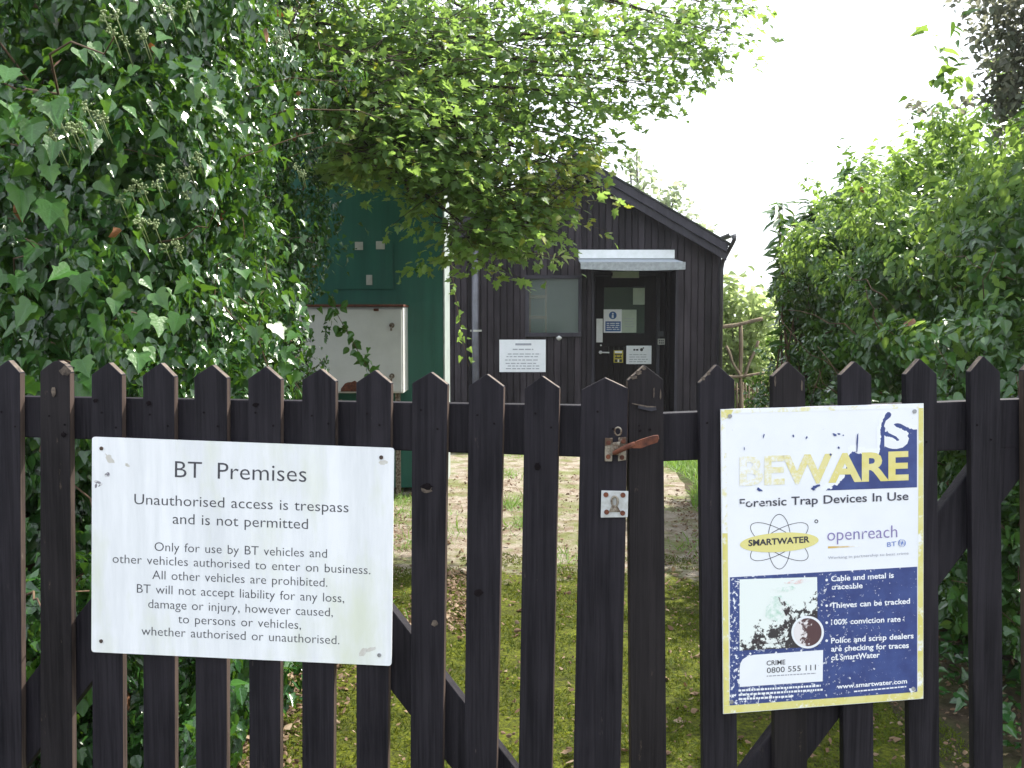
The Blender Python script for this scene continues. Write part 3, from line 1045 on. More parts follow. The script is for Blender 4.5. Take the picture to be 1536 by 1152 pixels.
pick_l = [picket(LP, gate_l, d, 2 if i == 1 else 0) for i, d in enumerate(LPK)]
pick_r = [picket(RP, gate_r, d, 1 if i in (0, 2) else 0, False) for i, d in enumerate(RPK)]
pick_l[1]['label'] = 'picket with a worn rounded knotty tip'
pick_r[0]['label'] = 'picket with pale worn edges and a slot below the tip'


def rail(plane, gate, name, tl, tr, br, bl, off, th, mat='gate_wood'):
    q = [plane.hit(*p, off) for p in (bl, br, tr, tl)]
    b = MB(); b.prism(q, plane.n * -th, 0)
    return b.build(name, M[mat], gate, bevel=.003)


RO = -(TH + .0035)
rail(LP, gate_l, 'top_rail', (-14, 594), (936, 609), (934, 688), (-14, 654), RO, .032)
rail(RP, gate_r, 'top_rail', (945, 622), (1590, 596), (1590, 670), (945, 694), RO, .032)
rail(LP, gate_l, 'bottom_rail', (-12, 1340), (925, 1375), (925, 1445), (-12, 1402), RO, .032)
rail(RP, gate_r, 'bottom_rail', (950, 1375), (1590, 1335), (1590, 1405), (950, 1448), RO, .032)


def diag(plane, gate, x0, y0, x1, y1, hh, off=RO - .001, th=.03):
    """diagonal brace: upper edge from (x0,y0) to (x1,y1), vertical height hh"""
    q = [plane.hit(x0, y0 + hh, off), plane.hit(x1, y1 + hh, off), plane.hit(x1, y1, off), plane.hit(x0, y0, off)]
    b = MB(); b.prism(q, plane.n * -th, 0)
    return b.build('brace', M['gate_wood'], gate, bevel=.003)


diag(LP, gate_l, -30, 1112, 316, 664, 128)
diag(LP, gate_l, 400, 672, 880, 1290, 124)
diag(RP, gate_r, 990, 1322, 1541, 592, 112)

for o, plane, px, py, rx, ry, mt in ((pick_l[8], LP, 640, 734, 9, 7, 'gate_end'), (pick_l[8], LP, 640, 730, 10, 5, 'knot'), (pick_l[9], LP, 718, 889, 8, 6, 'knot'), (pick_l[1], LP, 95, 652, 4, 5, 'knot'), (pick_l[2], LP, 143, 601, 4, 4, 'knot'),
                                     (pick_l[3], LP, 223, 605, 4, 5, 'knot'), (pick_l[5], LP, 383, 607, 5, 4, 'knot'), (pick_l[10], LP, 806, 700, 5, 7, 'knot'), (pick_l[1], LP, 97, 556, 9, 9, 'gate_end'), (pick_l[1], LP, 80, 588, 4, 9, 'gate_end'), (pick_l[8], LP, 652, 935, 6, 5, 'gate_end'),
                                     (pick_r[0], RP, 951, 566, 6, 4, 'gate_end'), (pick_r[0], RP, 958, 559, 6, 4, 'gate_end'), (pick_r[0], RP, 966, 552.5, 4, 3, 'gate_end'), (pick_r[0], RP, 981, 589, 1.6, 8, 'gate_end'), (pick_r[0], RP, 991, 592, 1.4, 9, 'gate_end'),
                                     (pick_r[1], RP, 1055, 568, 4, 3, 'gate_end'), (pick_r[1], RP, 1063, 560, 3, 4, 'gate_end'), (pick_r[2], RP, 1163, 572, 1.6, 9, 'gate_end'), (pick_r[2], RP, 1203, 578, 1.4, 10, 'gate_end')):
    b = MB()
    c = plane.hit(px, py, .0024 if mt == 'gate_end' else .0028)
    pts_ = [plane.hit(px + rx * math.cos(k * math.pi / 6) * rp.uniform(.6, 1.1), py + ry * math.sin(k * math.pi / 6) * rp.uniform(.6, 1.1), .0024 if mt == 'gate_end' else .0030) for k in range(12)]
    b.prism(pts_, plane.n * -.0012)
    b.build('knot', M[mt], o)

# latch, keyhole plate and the bits on the meeting stiles
def ph(px, py, off=.0): return LP.hit(px, py, off)


FRONT = .004


def plate(plane, pxs, off, th):
    b = MB(); b.prism([plane.hit(x, y, off + th) for x, y in pxs], plane.n * -th); return b


lat = plate(LP, [(907, 692), (918, 692), (919, 657), (907.5, 657)], FRONT, .003)
pl2 = plate(LP, [(927, 692), (939, 690), (939.5, 655.5), (927.5, 656.5)], FRONT, .003)
lat.add(pl2.v, pl2.f)
k1 = plate(LP, [(917, 682), (929, 683), (930, 663), (919, 664)], FRONT + .003, .010)
lat.add(k1.v, k1.f)
latch = lat.build('latch', M['rusty_steel'], gate_l, bevel=.0008)
for x, y, r in ((913, 664, .0048), (912.5, 685, .0048), (935, 662, .0048), (933, 686, .0048)):
    b = MB(); b.disc(ph(x, y, FRONT + .003), LP.n, r, .003, 10); b.build('screw', M['rust'], latch)
lb = MB()
pts = [(921, 680, .012), (926, 677.5, .020), (934, 673.5, .026), (944, 669, .029), (953, 666.5, .029)]
lb.tube([ph(x, y, FRONT + o) for x, y, o in pts], [.0042, .0048, .0052, .0056, .006], 10)
pp_ = [(949, 672.5), (953, 662.5), (962, 659), (980, 653.5), (987, 653), (988.5, 658.5), (986, 664), (976, 667), (962, 672.5)]
lb.prism([ph(x, y, FRONT + .034) for x, y in pp_], LP.n * -.009)
lb.disc(ph(982.5, 658.5, FRONT + .034), LP.n, .0042, .0012, 10)
lb.build('latch_handle', M['rust'], latch, bevel=.0022)
rg = MB()
ring = []
for k in range(17):
    a = 2 * math.pi * k / 16
    ring.append(ph(927 + 5 * math.cos(a), 647 + 6 * math.sin(a), FRONT + .004))
rg.tube(ring, .0018, 7, cap=False)
rg.build('staple_ring', M['rusty_steel'], latch)
kpl = plate(LP, [(901, 776.5), (941.5, 776), (942.5, 736.8), (902, 735.8)], FRONT, .0025)
keyplate = kpl.build('keyhole_plate', M['galv'], gate_l, bevel=.001)
kb = MB()
ring = []
for k in range(17):
    a = 2 * math.pi * k / 16
    ring.append(ph(922 + 4.6 * math.cos(a), 752 + 7.5 * math.sin(a), FRONT + .005))
kb.tube(ring, .0024, 7, cap=False)
kb.tube([ph(922, 758, FRONT + .004), ph(922, 766, FRONT + .006)], .004, 8)
kb.prism([ph(x, y, FRONT + .0045) for x, y in ((913, 768), (931, 768), (926, 759), (917, 759))], LP.n * -.002)
kb.build('padlock_loop', M['rusty_steel'], keyplate)
for x, y in ((909, 742), (934.5, 742.5), (910, 768), (934, 769.5)):
    b = MB(); b.disc(ph(x, y, FRONT + .0025), LP.n, .0052, .0022, 10); b.build('screw', M['rust'], keyplate)
# holes and slot left by an old latch on the right stile
for x, y in ((960, 646), (974.5, 644.5)):
    hb = MB(); hb.disc(RP.hit(x, y, .0022), RP.n, .0028, .0012, 10); hb.build('old_fixing_mark', M['knot'], pick_r[0])
hb = MB()
hb.prism([RP.hit(x, y, .0042) for x, y in ((957, 612.5), (977, 617), (985, 615), (984, 611), (972, 611), (958, 607.5))], RP.n * -.002)
hb.build('old_fixing_mark', M['ink_black'], pick_r[0])
hb = MB()
hb.prism([RP.hit(x, y, .0046) for x, y in ((948, 604.5), (972, 609), (984, 609.5), (984, 611), (971, 611), (948, 606))], RP.n * -.002)
hb.build('pale_scratch', M['gate_end'], pick_r[0])
# nail heads where pickets meet the rail
for plane, gate, tops, rows in ((LP, gate_l, LPK, (625, 1372)), (RP, gate_r, RPK, (645, 1400))):
    for d, o in zip(tops, pick_l if gate is gate_l else pick_r):
        for dx, dy in ((-12, -6), (11, 14)):
            nb_ = MB()
            c = plane.hit((d[2] + d[3]) / 2 + dx + rp.uniform(-3, 3), rows[0] + dy + rp.uniform(-5, 5), .002)
            nb_.disc(c, plane.n, .0022, .0012, 8)
            nb_.build('nail', M['knot'], o)

# ================================================================== SIGNS
_dg = None


def text_mesh(body, offset=0.0, word=1.0, char=1.0, res=3):
    cu = bpy.data.curves.new('t', 'FONT')
    cu.body = body
    cu.offset = offset
    cu.space_word = word
    cu.space_character = char
    cu.resolution_u = res
    o = bpy.data.objects.new('t', cu)
    COL.objects.link(o)
    dg = bpy.context.evaluated_depsgraph_get()
    me = o.evaluated_get(dg).to_mesh()
    v = np.array([tuple(p.co) for p in me.vertices])
    f = [tuple(p.vertices) for p in me.polygons]
    o.evaluated_get(dg).to_mesh_clear()
    bpy.data.objects.remove(o); bpy.data.curves.remove(cu)
    return v, f


CAPH = .73


class Sheet:
    """things laid on a board, given in photo pixels on the board's plane"""
    def __init__(s, plane, off, up):
        s.p, s.off, s.up = plane, off, up

    def pt(s, x, y, h): return s.p.hit(x, y, s.off + h)

    def text(s, mb, body, p0, p1, cap, h, offset=0, word=1.0, char=1.0, uv=None):
        v, f = text_mesh(body, offset, word, char)
        x0, x1 = v[:, 0].min(), v[:, 0].max()
        b = len(mb.v)
        for x, y, _ in v:
            t = (x - x0) / (x1 - x0)
            q = y / CAPH
            mb.v.append(s.pt(p0[0] + (p1[0] - p0[0]) * t + s.up[0] * cap * q, p0[1] + (p1[1] - p0[1]) * t + s.up[1] * cap * q, h))
            if uv is not None: uv.append((t, q))
        mb.f += [tuple(i + b for i in q) for q in f]
        mb.m += [0] * len(f)

    def poly(s, mb, pts, h, uv=None, bbox=None):
        b = len(mb.v)
        mb.v += [s.pt(x, y, h) for x, y in pts]
        mb.f.append(tuple(range(b, b + len(pts)))); mb.m.append(0)
        if uv is not None:
            xs_ = [p[0] for p in pts]; ys2 = [p[1] for p in pts]
            for x, y in pts: uv.append(((x - min(xs_)) / (max(xs_) - min(xs_)), (max(ys2) - y) / (max(ys2) - min(ys2))))

    def loop(s, mb, cx, cy, a, b_, rot, w_, h, n=48):
        base = len(mb.v)
        for k in range(n):
            t = 2 * math.pi * k / n
            for sg in (-1, 1):
                ex, ey = (a + sg * w_ / 2) * math.cos(t), (b_ + sg * w_ / 2) * math.sin(t)
                mb.v.append(s.pt(cx + ex * math.cos(rot) - ey * math.sin(rot), cy + ex * math.sin(rot) + ey * math.cos(rot), h))
        for k in range(n):
            k2 = (k + 1) % n
            mb.f.append((base + 2 * k, base + 2 * k + 1, base + 2 * k2 + 1, base + 2 * k2)); mb.m.append(0)

    def dashes(s, mb, p0, p1, hh, h, rr, word=(2, 6), gap=1.1):
        L = math.hypot(p1[0] - p0[0], p1[1] - p0[1])
        x = 0
        while x < L:
            w_ = min(rr.uniform(*word), L - x)
            q = lambda d: (p0[0] + (p1[0] - p0[0]) * d / L, p0[1] + (p1[1] - p0[1]) * d / L)
            a, c = q(x), q(x + w_)
            s.poly(mb, [a, c, (c[0], c[1] - hh), (a[0], a[1] - hh)], h)
            x += w_ + gap


def rounded(cs, r, n=5):
    """corner-rounded polygon in pixels; cs in order"""
    out = []
    m_ = len(cs)
    for i in range(m_):
        p0, p, p1 = (Vector(cs[i - 1]), Vector(cs[i]), Vector(cs[(i + 1) % m_]))
        a = p + (p0 - p).normalized() * r
        c = p + (p1 - p).normalized() * r
        for k in range(n + 1):
            t = k / n
            q = a * (1 - t) ** 2 + p * 2 * t * (1 - t) + c * t * t
            out.append((q.x, q.y))
    return out


# ---- white landscape sign on the left gate
bt_off = .006
bt = Sheet(LP, bt_off, (0.012, -1))
bsign = thing('notice_sign', LP.hit(362, 1000, bt_off), 'weathered white landscape sign with grey lettering screwed to the left gate leaf', 'sign')
q = rounded([(137, 978), (587, 999), (591, 672), (138, 655)], 5)
b = MB(); b.prism([bt.pt(x, y, .003) for x, y in q], LP.n * -.003)
b.build('board', M['sign_white'], bsign)
b = MB()
LH = .0034
for body, p0, p1, cap, wd, of in (
        ('BT  Premises', (262.3, 715.8), (459.5, 723.0), 26.0, .95, -.002),
        ('Unauthorised access is trespass', (201.4, 756.2), (522.7, 768.6), 16.6, 1.15, -.002),
        ('and is not permitted', (259, 785.5), (461.8, 793.6), 16.6, 1.15, -.002),
        ('Only for use by BT vehicles and', (231.7, 826.2), (490.4, 836.6), 14.0, 1.3, -.004),
        ('other vehicles authorised to enter on business.', (168.8, 844.1), (555.5, 861.4), 14.0, 1.3, -.004),
        ('All other vehicles are prohibited.', (228.4, 868.5), (491, 880.2), 14.0, 1.3, -.004),
        ('BT will not accept liability for any loss,', (205.3, 889), (516.2, 903.7), 14.0, 1.3, -.004),
        ('damage or injury, however caused,', (222.2, 911.8), (499.2, 924.8), 14.0, 1.2, -.004),
        ('to persons or vehicles,', (267.1, 934.6), (451.4, 943.7), 14.0, 1.3, -.004),
        ('whether authorised or unauthorised.', (212.1, 952.5), (509, 966.5), 14.0, 1.3, -.004)):
    b = MB()
    bt.text(b, body, p0, p1, cap, LH, of - .004, wd)
    b.build('lettering', M['letter_grey'], bsign)
for x, y, mm in ((152.5, 672.5, 'screw'), (572, 686, 'screw'), (152, 961.5, 'screw'), (569, 982.5, 'screw_grey')):
    b = MB(); b.disc(bt.pt(x, y, .003), LP.n, .0042, .0022, 12); b.build('screw', M[mm], bsign)


def blob(sheet, mb, cx, cy, rx, ry, h, rr, n=14, rot=0):
    pts = []
    for k in range(n):
        a = 2 * math.pi * k / n
        r = rr.uniform(.6, 1.15)
        ex, ey = rx * r * math.cos(a), ry * r * math.sin(a)
        pts.append((cx + ex * math.cos(rot) - ey * math.sin(rot), cy + ex * math.sin(rot) + ey * math.cos(rot)))
    sheet.poly(mb, pts, h)


b = MB()
for cx, cy, rx, ry, ro in ((164, 688, 10, 5, .9), (191, 698, 4, 2.5, .5), (545, 978, 5, 9, .4), (556, 974, 9, 3, -.3), (575, 694, 7, 4, 0)):
    blob(bt, b, cx, cy, rx, ry, .0032, rr, 14, ro)
b.build('stain', M['stain'], bsign)
b = MB()
for cx, cy, rx, ry, ro in ((161, 712, 4.5, 3.5, 0), (146, 723, 6, 2.2, .3), (151, 727, 5, 1.8, -.6), (144, 729, 2, 5, .2)):
    blob(bt, b, cx, cy, rx, ry, .0033, rr, 12, ro)
b.build('scrape', M['scrape'], bsign)

# ---- portrait poster sign on the right gate
po_off = .0065
po = Sheet(RP, po_off, (0.0, -1))
psign = thing('warning_sign', RP.hit(1234, 1065, po_off), 'peeling blue and white portrait warning sign with yellow edge on the right gate leaf', 'sign')
q = [(1085, 1071), (1385, 1048), (1385.5, 605), (1081, 614)]
b = MB(); b.prism([po.pt(x, y, .003) for x, y in q], RP.n * -.003)
b.build('board', M['poster_white'], psign)
H1, H2, H3, H4, H5 = .0034, .0038, .0042, .0046, .005
b = MB(); u = []
po.poly(b, [(1085.4, 1070.4), (1384.6, 1047.5), (1384.6, 1036.5), (1085.4, 1059)], H1, u)
b.build('border', M['yellow_border'], psign, uv=u); b = MB(); u = []
po.poly(b, [(1376.5, 1037), (1384.7, 1036.4), (1385, 612), (1378, 612)], H1, u)
b.build('border', M['yellow_border'], psign, uv=u); b = MB(); u = []
po.poly(b, [(1085.3, 1058.8), (1094, 1058), (1091.5, 800), (1083.6, 800)], H1, u)
b.build('border', M['yellow_border'], psign, uv=u); b = MB(); u = []
po.poly(b, [(1082, 632), (1096, 624), (1100, 614.4), (1081.6, 614.6)], H1, u)
b.build('border', M['yellow_border'], psign, uv=u)
b = MB(); u = []
po.poly(b, [(1083.6, 799.8), (1091.5, 799.8), (1089, 632), (1082, 632)], H1, u)
b.build('faded_border', M['yellow_faint'], psign, uv=u); b = MB(); u = []
po.poly(b, [(1100, 620), (1384.8, 612), (1384.8, 605.8), (1100, 614)], H1, u)
b.build('faded_border', M['yellow_faint'], psign, uv=u)
# upper navy block, ragged where the print has come away
b = MB(); u = []
NXg, NYg = 50, 38
UPX = [1232, 1246, 1256, 1266, 1272, 1276, 1290, 1308, 1322, 1328, 1345, 1362, 1364, 1377]
UPY = [740, 731, 726, 716, 690, 676, 680, 684, 680, 668, 672, 662, 648, 646]


def ink(x, y):
    d = (y - np.interp(x, UPX, UPY)) / 9
    def near(pts, w_):
        best = 99
        for (ax, ay), (bx, by) in zip(pts[:-1], pts[1:]):
            t = max(0, min(1, ((x - ax) * (bx - ax) + (y - ay) * (by - ay)) / ((bx - ax) ** 2 + (by - ay) ** 2)))
            best = min(best, math.hypot(x - ax - t * (bx - ax), y - ay - t * (by - ay)))
        return 1 - best / w_
    rim = max(near(((1333, 622), (1327, 632), (1324, 645), (1325, 660), (1322, 676)), 3.6), near(((1326, 651), (1338, 652), (1348, 657)), 4.5),
              near(((1344, 636), (1354, 640), (1364, 646), (1374, 648)), 3.8), near(((1362, 668), (1364, 655)), 4))
    return max(-1, min(1, max(d, rim)))


for j in range(NYg):
    for i in range(NXg):
        x0, x1 = 1232 + 143.5 * i / NXg, 1232 + 143.5 * (i + 1) / NXg
        f0 = lambda x, y: (x, 616 + 115 * y - (x - 1376) * .035)
        y0, y1 = j / NYg, (j + 1) / NYg
        qq = [f0(x0, y1), f0(x1, y1), f0(x1, y0), f0(x0, y0)]
        if max(ink(*p_) for p_ in qq) < -.9: continue
        po.poly(b, qq, H1)
        for p_ in qq: u.append((.5 + .5 * ink(*p_), 0))
b.build('navy_block', M['navy_ragged'], psign, uv=u)
b = MB()
po.text(b, 'S', (1326, 671), (1363.5, 669), 46, H2, .045)
b.build('lettering', M['poster_white'], psign)
b = MB(); u = []
po.text(b, 'BEWARE', (1109.3, 727), (1363, 718.5), 43, H2, .032, uv=u)
b.build('lettering', M['yellow_letters'], psign, uv=u)
b = MB(); u = []
po.text(b, 'Forensic Trap Devices In Use', (1109.4, 760.9), (1362.8, 749.8), 13, H2, .012, 1.15, uv=u)
b.build('lettering', M['flaked_text'], psign, uv=u)
# loose flecks of ink
b = MB()
for cx, cy, rx, ry, ro in ((1145.5, 654, 1.2, 4, .2), (1190, 654, 1.5, 2, 0), (1210, 656.5, 1.3, 3, .5), (1252, 652, 3.5, 1.8, .6), (1258.5, 651, 2.5, 1.6, .3), (1265, 653, 1.3, 1.2, 0),
                           (1116.5, 673, .8, 3, 0), (1258, 671.5, 1.5, 2, 0), (1246, 682, 2, 2, .4), (1139, 734.5, 5, 2.6, .5), (1223.5, 730, 7, 2.6, -.3), (1220, 734, 4, 1.6, .3),
                           (1286, 664, 1.6, 15, .04), (1334, 622, 1.6, 3, .25)):
    blob(po, b, cx, cy, rx, ry, H3, rr, 12, ro)
b.build('ink_fleck', pmat('navy_ink', NAVY, NAVY2, .4, .4, 60, bump=0), psign)
# atom emblem
b = MB()
for rot in (90, 30, -30):
    b = MB(); po.loop(b, 1169, 812.5, 49 if rot != 90 else 41, 17, R(rot), 1.0, H1); b.build('emblem_ring', M['letter_grey'], psign)
b = MB()
po.loop(b, 1224.5, 782, 2.2, 2.2, 0, 1.4, H1, 14)
b.build('emblem_ring', M['letter_grey'], psign)
b = MB(); u = []
po.poly(b, [(1169 + 59 * math.cos(2 * math.pi * k / 40), 813.5 - 14.5 * math.sin(2 * math.pi * k / 40) - 3.5 * math.cos(2 * math.pi * k / 40)) for k in range(40)], H2, u)
b.build('emblem_oval', M['yellow_oval'], psign, uv=u)
b = MB()
po.text(b, 'SMARTWATER', (1122.6, 819), (1214.5, 813.3), 9.4, H3, .03)
b.build('lettering', M['letter_dark'], psign)
b = MB(); u = []
po.text(b, 'openreach', (1241, 811.3), (1346, 805.8), 19.5, H2, -.006, uv=u)
b.build('lettering', M['purple_text'], psign, uv=u)
b = MB(); po.text(b, 'BT', (1330.7, 820.3), (1344.5, 818.7), 7.2, H2, .01)
po.poly(b, [(1353 + 5.8 * math.cos(2 * math.pi * k / 16), 814.5 + 5.8 * math.sin(2 * math.pi * k / 16)) for k in range(16)], H2)
b.build('logo', M['blue_logo'], psign)
b = MB()
for k in range(3):
    po.loop(b, 1353, 814.5, 2 + 1.7 * k, 3.6, .5 + k * .6, .8, H3, 16)
b.build('logo_band', M['poster_white'], psign)
b = MB(); u = []
po.poly(b, [(1242, 822.6), (1293, 819.8), (1293, 818.2), (1242, 819.6)], H1, u)
b.build('underline', M['orange_line'], psign, uv=u)
b = MB()
po.text(b, 'Working in partnership to beat crime', (1242, 838.8), (1363, 831.6), 4.3, H2, -.002)
b.build('lettering', pmat('pale_grey_print', (.42, .43, .50), None, .5, .3, 60, bump=0), psign)
# navy lower panel
b = MB(); u = []
for i in range(16):
    x0, x1 = 1094.8 + 281 * i / 16, 1094.8 + 281 * (i + 1) / 16
    top = lambda x: 866 - (x - 1095) * .057
    bt_ = lambda x: 1058.3 - (x - 1095) * .072
    po.poly(b, [(x0, bt_(x0)), (x1, bt_(x1)), (x1, top(x1)), (x0, top(x0))], H1)
    for xx, yy_ in ((x0, 0), (x1, 0), (x1, 1), (x0, 1)): u.append(((xx - 1095) / 281, yy_))
b.build('navy_panel', M['navy_panel'], psign, uv=u)
b = MB(); u = []
po.poly(b, [(1109.4, 976), (1227, 970), (1225.6, 865.5), (1109.4, 869)], H2, u)
b.build('picture', M['picture'], psign, uv=u)
b = MB()
blob(po, b, 1199, 872, 24, 4, H3, rr, 14, -.08); b.build('pink_smear', M['picture_pink'], psign)
b = MB()
blob(po, b, 1176, 884, 18, 4.5, H3, rr, 14, -.1); blob(po, b, 1165, 915, 20, 22, H3, rr, 16, .3)
b.build('green_smear', M['picture_green'], psign)
b = MB()
blob(po, b, 1180, 914, 6, 21, H4, rr, 18, -.55); blob(po, b, 1189, 930, 7, 12, H4, rr, 16, -.2); blob(po, b, 1135, 962, 13, 6, H4, rr, 16, -.2)
blob(po, b, 1165, 960, 24, 6, H4, rr, 18, -.2); blob(po, b, 1177, 946, 7, 14, H4, rr, 16, .5); blob(po, b, 1221, 919, 4, 3, H4, rr, 10, -.5)
b.build('dark_patch', M['dark_flakes'], psign)
b = MB()
po.poly(b, [(1211.5 + 24.5 * math.cos(2 * math.pi * k / 32), 948.3 + 24.5 * math.sin(2 * math.pi * k / 32)) for k in range(32)], H5)
b.build('picture_rim', M['poster_white'], psign)
b = MB(); u = []
po.poly(b, [(1211.5 + 21 * math.cos(2 * math.pi * k / 32), 948.3 + 21 * math.sin(2 * math.pi * k / 32)) for k in range(32)], H5 + .0004, u)
b.build('round_picture', M['disc_picture'], psign, uv=u)
b = MB()
q = [(1109.4, 1030.5), (1234, 1022), (1234.6, 975)] + [(1109.4 + 18 * (1 - math.sin(a)), 983 + 17 * (1 - math.cos(a)) - 1) for a in (1.57, 1.2, .8, .4, 0)]
q = [(1109.4, 1030.5), (1234, 1022), (1234.6, 975), (1131, 982.2), (1121, 984.5), (1114, 989), (1110.5, 995), (1109.4, 1003)]
po.poly(b, q, H2)
b.build('white_label', M['poster_white'], psign)
b = MB()
po.text(b, 'CRIME', (1149.9, 998.2), (1178, 996.4), 7.4, H3, .012)
b.build('lettering', M['letter_dark'], psign); b = MB()
po.text(b, '0800 555 111', (1150.3, 1009.7), (1223.8, 1004.9), 8.6, H3, .002)
b.build('lettering', M['letter_dark'], psign)
b = MB(); po.dashes(b, (1150, 1015), (1224, 1010.6), 1.5, H3, rr); b.build('small_print', M['ink_grey'], psign)
b = MB(); u = []
for body, p0, p1 in (('Cable and metal is', (1246.6, 872), (1340.7, 866.5)), ('traceable', (1246.6, 884.3), (1294, 882)), ('Thieves can be tracked', (1246.6, 912.3), (1365, 905.3)),
                     ('100% conviction rate', (1246.6, 937.3), (1351, 932.3)), ('Police and scrap dealers', (1246.6, 965), (1370.5, 957.3)),
                     ('are checking for traces', (1246.6, 977.2), (1363.3, 971.7)), ('of SmartWater', (1246.6, 990.5), (1319.6, 986)),
                     ('www.smartwater.com', (1255.5, 1033.2), (1360.6, 1024.8))):
    b = MB(); u = []
    po.text(b, body, p0, p1, 8.4 if body[0] != 'w' else 7, H2, .022, 1.1, uv=u)
    b.build('lettering', M['white_text'], psign, uv=u)
b = MB()
for x, y in ((1240, 870), (1240, 908.5), (1240, 934), (1240, 961)):
    po.poly(b, [(x + 2 * math.cos(k * math.pi / 5), y + 2 * math.sin(k * math.pi / 5)) for k in range(10)], H2)
for p0, p1 in (((1108, 1037.5), (1231, 1030)), ((1108, 1044), (1234, 1036)), ((1108, 1050.3), (1188, 1046))): po.dashes(b, p0, p1, 3.0, H2, rr)
po.dashes(b, (1281, 1038.3), (1359.5, 1030.8), 2.0, H2, rr)
for _ in range(16): blob(po, b, rr.uniform(1236, 1262), rr.uniform(862, 1040), rr.uniform(.5, 1.6), rr.uniform(.4, 1.2), H3, rr, 8, rr.uniform(0, 3))
blob(po, b, 1368, 1035, 5, 4, H3, rr, 10)
b.build('white_mark', M['poster_white'], psign)
for x, y in ((1094.5, 624), (1371.5, 616.8), (1097, 1052.5), (1369.5, 1033)):
    b = MB(); b.disc(po.pt(x, y, .003), RP.n, .0044, .0022, 12); b.build('screw', M['screw_grey'], psign)

# ================================================================== FOLIAGE
def np_mesh(name, verts, loops, starts, mats, midx, parent=None, smooth=True, uv=None):
    off = wloc(parent) if parent else Vector((0, 0, 0))
    me = bpy.data.meshes.new(name)
    verts = verts - np.array(off)[None, :]
    me.vertices.add(len(verts)); me.vertices.foreach_set('co', verts.astype(np.float32).ravel())
    me.loops.add(len(loops)); me.loops.foreach_set('vertex_index', loops.astype(np.int32))
    me.polygons.add(len(starts)); me.polygons.foreach_set('loop_start', starts.astype(np.int32))
    for m in mats: me.materials.append(m)
    me.polygons.foreach_set('material_index', midx.astype(np.int32))
    me.polygons.foreach_set('use_smooth', np.full(len(starts), smooth))
    if uv is not None:
        me.uv_layers.new(name='UVMap').data.foreach_set('uv', uv.astype(np.float32).ravel())
    me.update(calc_edges=True)
    o = bpy.data.objects.new(name, me)
    COL.objects.link(o)
    if parent: o.parent = parent
    return o


def smooth_outline(pts, tipy, k=2):
    P_ = [(0, 0)] + list(pts) + [(0, tipy)]
    out = []
    for i in range(len(P_) - 1):
        p0, p1, p2, p3 = P_[max(i - 1, 0)], P_[i], P_[i + 1], P_[min(i + 2, len(P_) - 1)]
        for j in range(k):
            t = j / k
            out.append(tuple(.5 * (2 * b + (c - a) * t + (2 * a - 5 * b + 4 * c - d) * t * t + (3 * b - a - 3 * c + d) * t ** 3) for a, b, c, d in zip(p0, p1, p2, p3)))
    return [(max(.004, x), y) for x, y in out[1:]]


def sym(right, mid, fold=.22, droop=.22, wave=0.0, k=1):
    if k > 1: right = smooth_outline(right, mid[-1], k)
    """leaf of two halves folded along the midrib: outline points of the right half + midrib points"""
    rg_ = np.random.RandomState(1)
    mid_pts = [(0, y) for y in mid]
    L = [(-x, y) for x, y in right]
    v = mid_pts + list(right) + L
    nm, nr = len(mid_pts), len(right)
    f = [list(range(nm)) + [nm + i for i in reversed(range(nr))], list(reversed(range(nm))) + [nm + nr + i for i in range(nr)]]
    v = np.array(v, float)
    z = fold * np.abs(v[:, 0]) - droop * (v[:, 1]) ** 2 + wave * np.sin(v[:, 1] * 9 + v[:, 0] * 6)
    return np.column_stack([v, z]), f


T_IVY = sym([(.18, -.10), (.42, -.06), (.52, .12), (.36, .24), (.50, .52), (.27, .56), (.13, .82)], [0, .35, .7, 1.02], .25, .25, .03)
T_IVY3 = sym([(.16, -.06), (.40, .0), (.46, .20), (.30, .42), (.16, .74)], [0, .35, .7, 1.0], .28, .32, .06, 2)
T_IVYB = sym([(.18, -.10), (.42, -.06), (.50, .12), (.38, .26), (.48, .50), (.29, .56), (.13, .82)], [0, .2, .4, .6, .8, 1.02], .25, .3, .05, 3)
T_OVATE = sym([(.20, .08), (.35, .32), (.30, .58), (.14, .82)], [0, .33, .66, 1.0], .32, .30, .045, 2)
T_LANCE = sym([(.10, .12), (.17, .38), (.13, .68)], [0, .33, .66, 1.05], .3, .35, .02)
T_MAPLE = sym([(.10, -.05), (.32, -.16), (.30, .02), (.56, .16), (.34, .28), (.50, .62), (.22, .56), (.15, .80)], [0, .3, .65, 1.0], .15, .25, .05)
T_OAK = sym([(.12, .10), (.30, .22), (.20, .36), (.36, .52), (.22, .62), (.26, .80)], [0, .35, .7, 1.0], .2, .25, .03)
T_BLADE = sym([(.035, .02), (.03, .5)], [0, .5, 1.0], .3, .35)
T_TUFT = sym([(.14, .05), (.10, .6)], [0, .5, 1.0], .3, .2)
T_CURL = sym([(.20, .08), (.36, .34), (.26, .62), (.14, .84)], [0, .33, .66, 1.0], -.55, .35, .06)


def unit(a): return a / np.maximum(1e-9, np.linalg.norm(a, axis=1, keepdims=True))


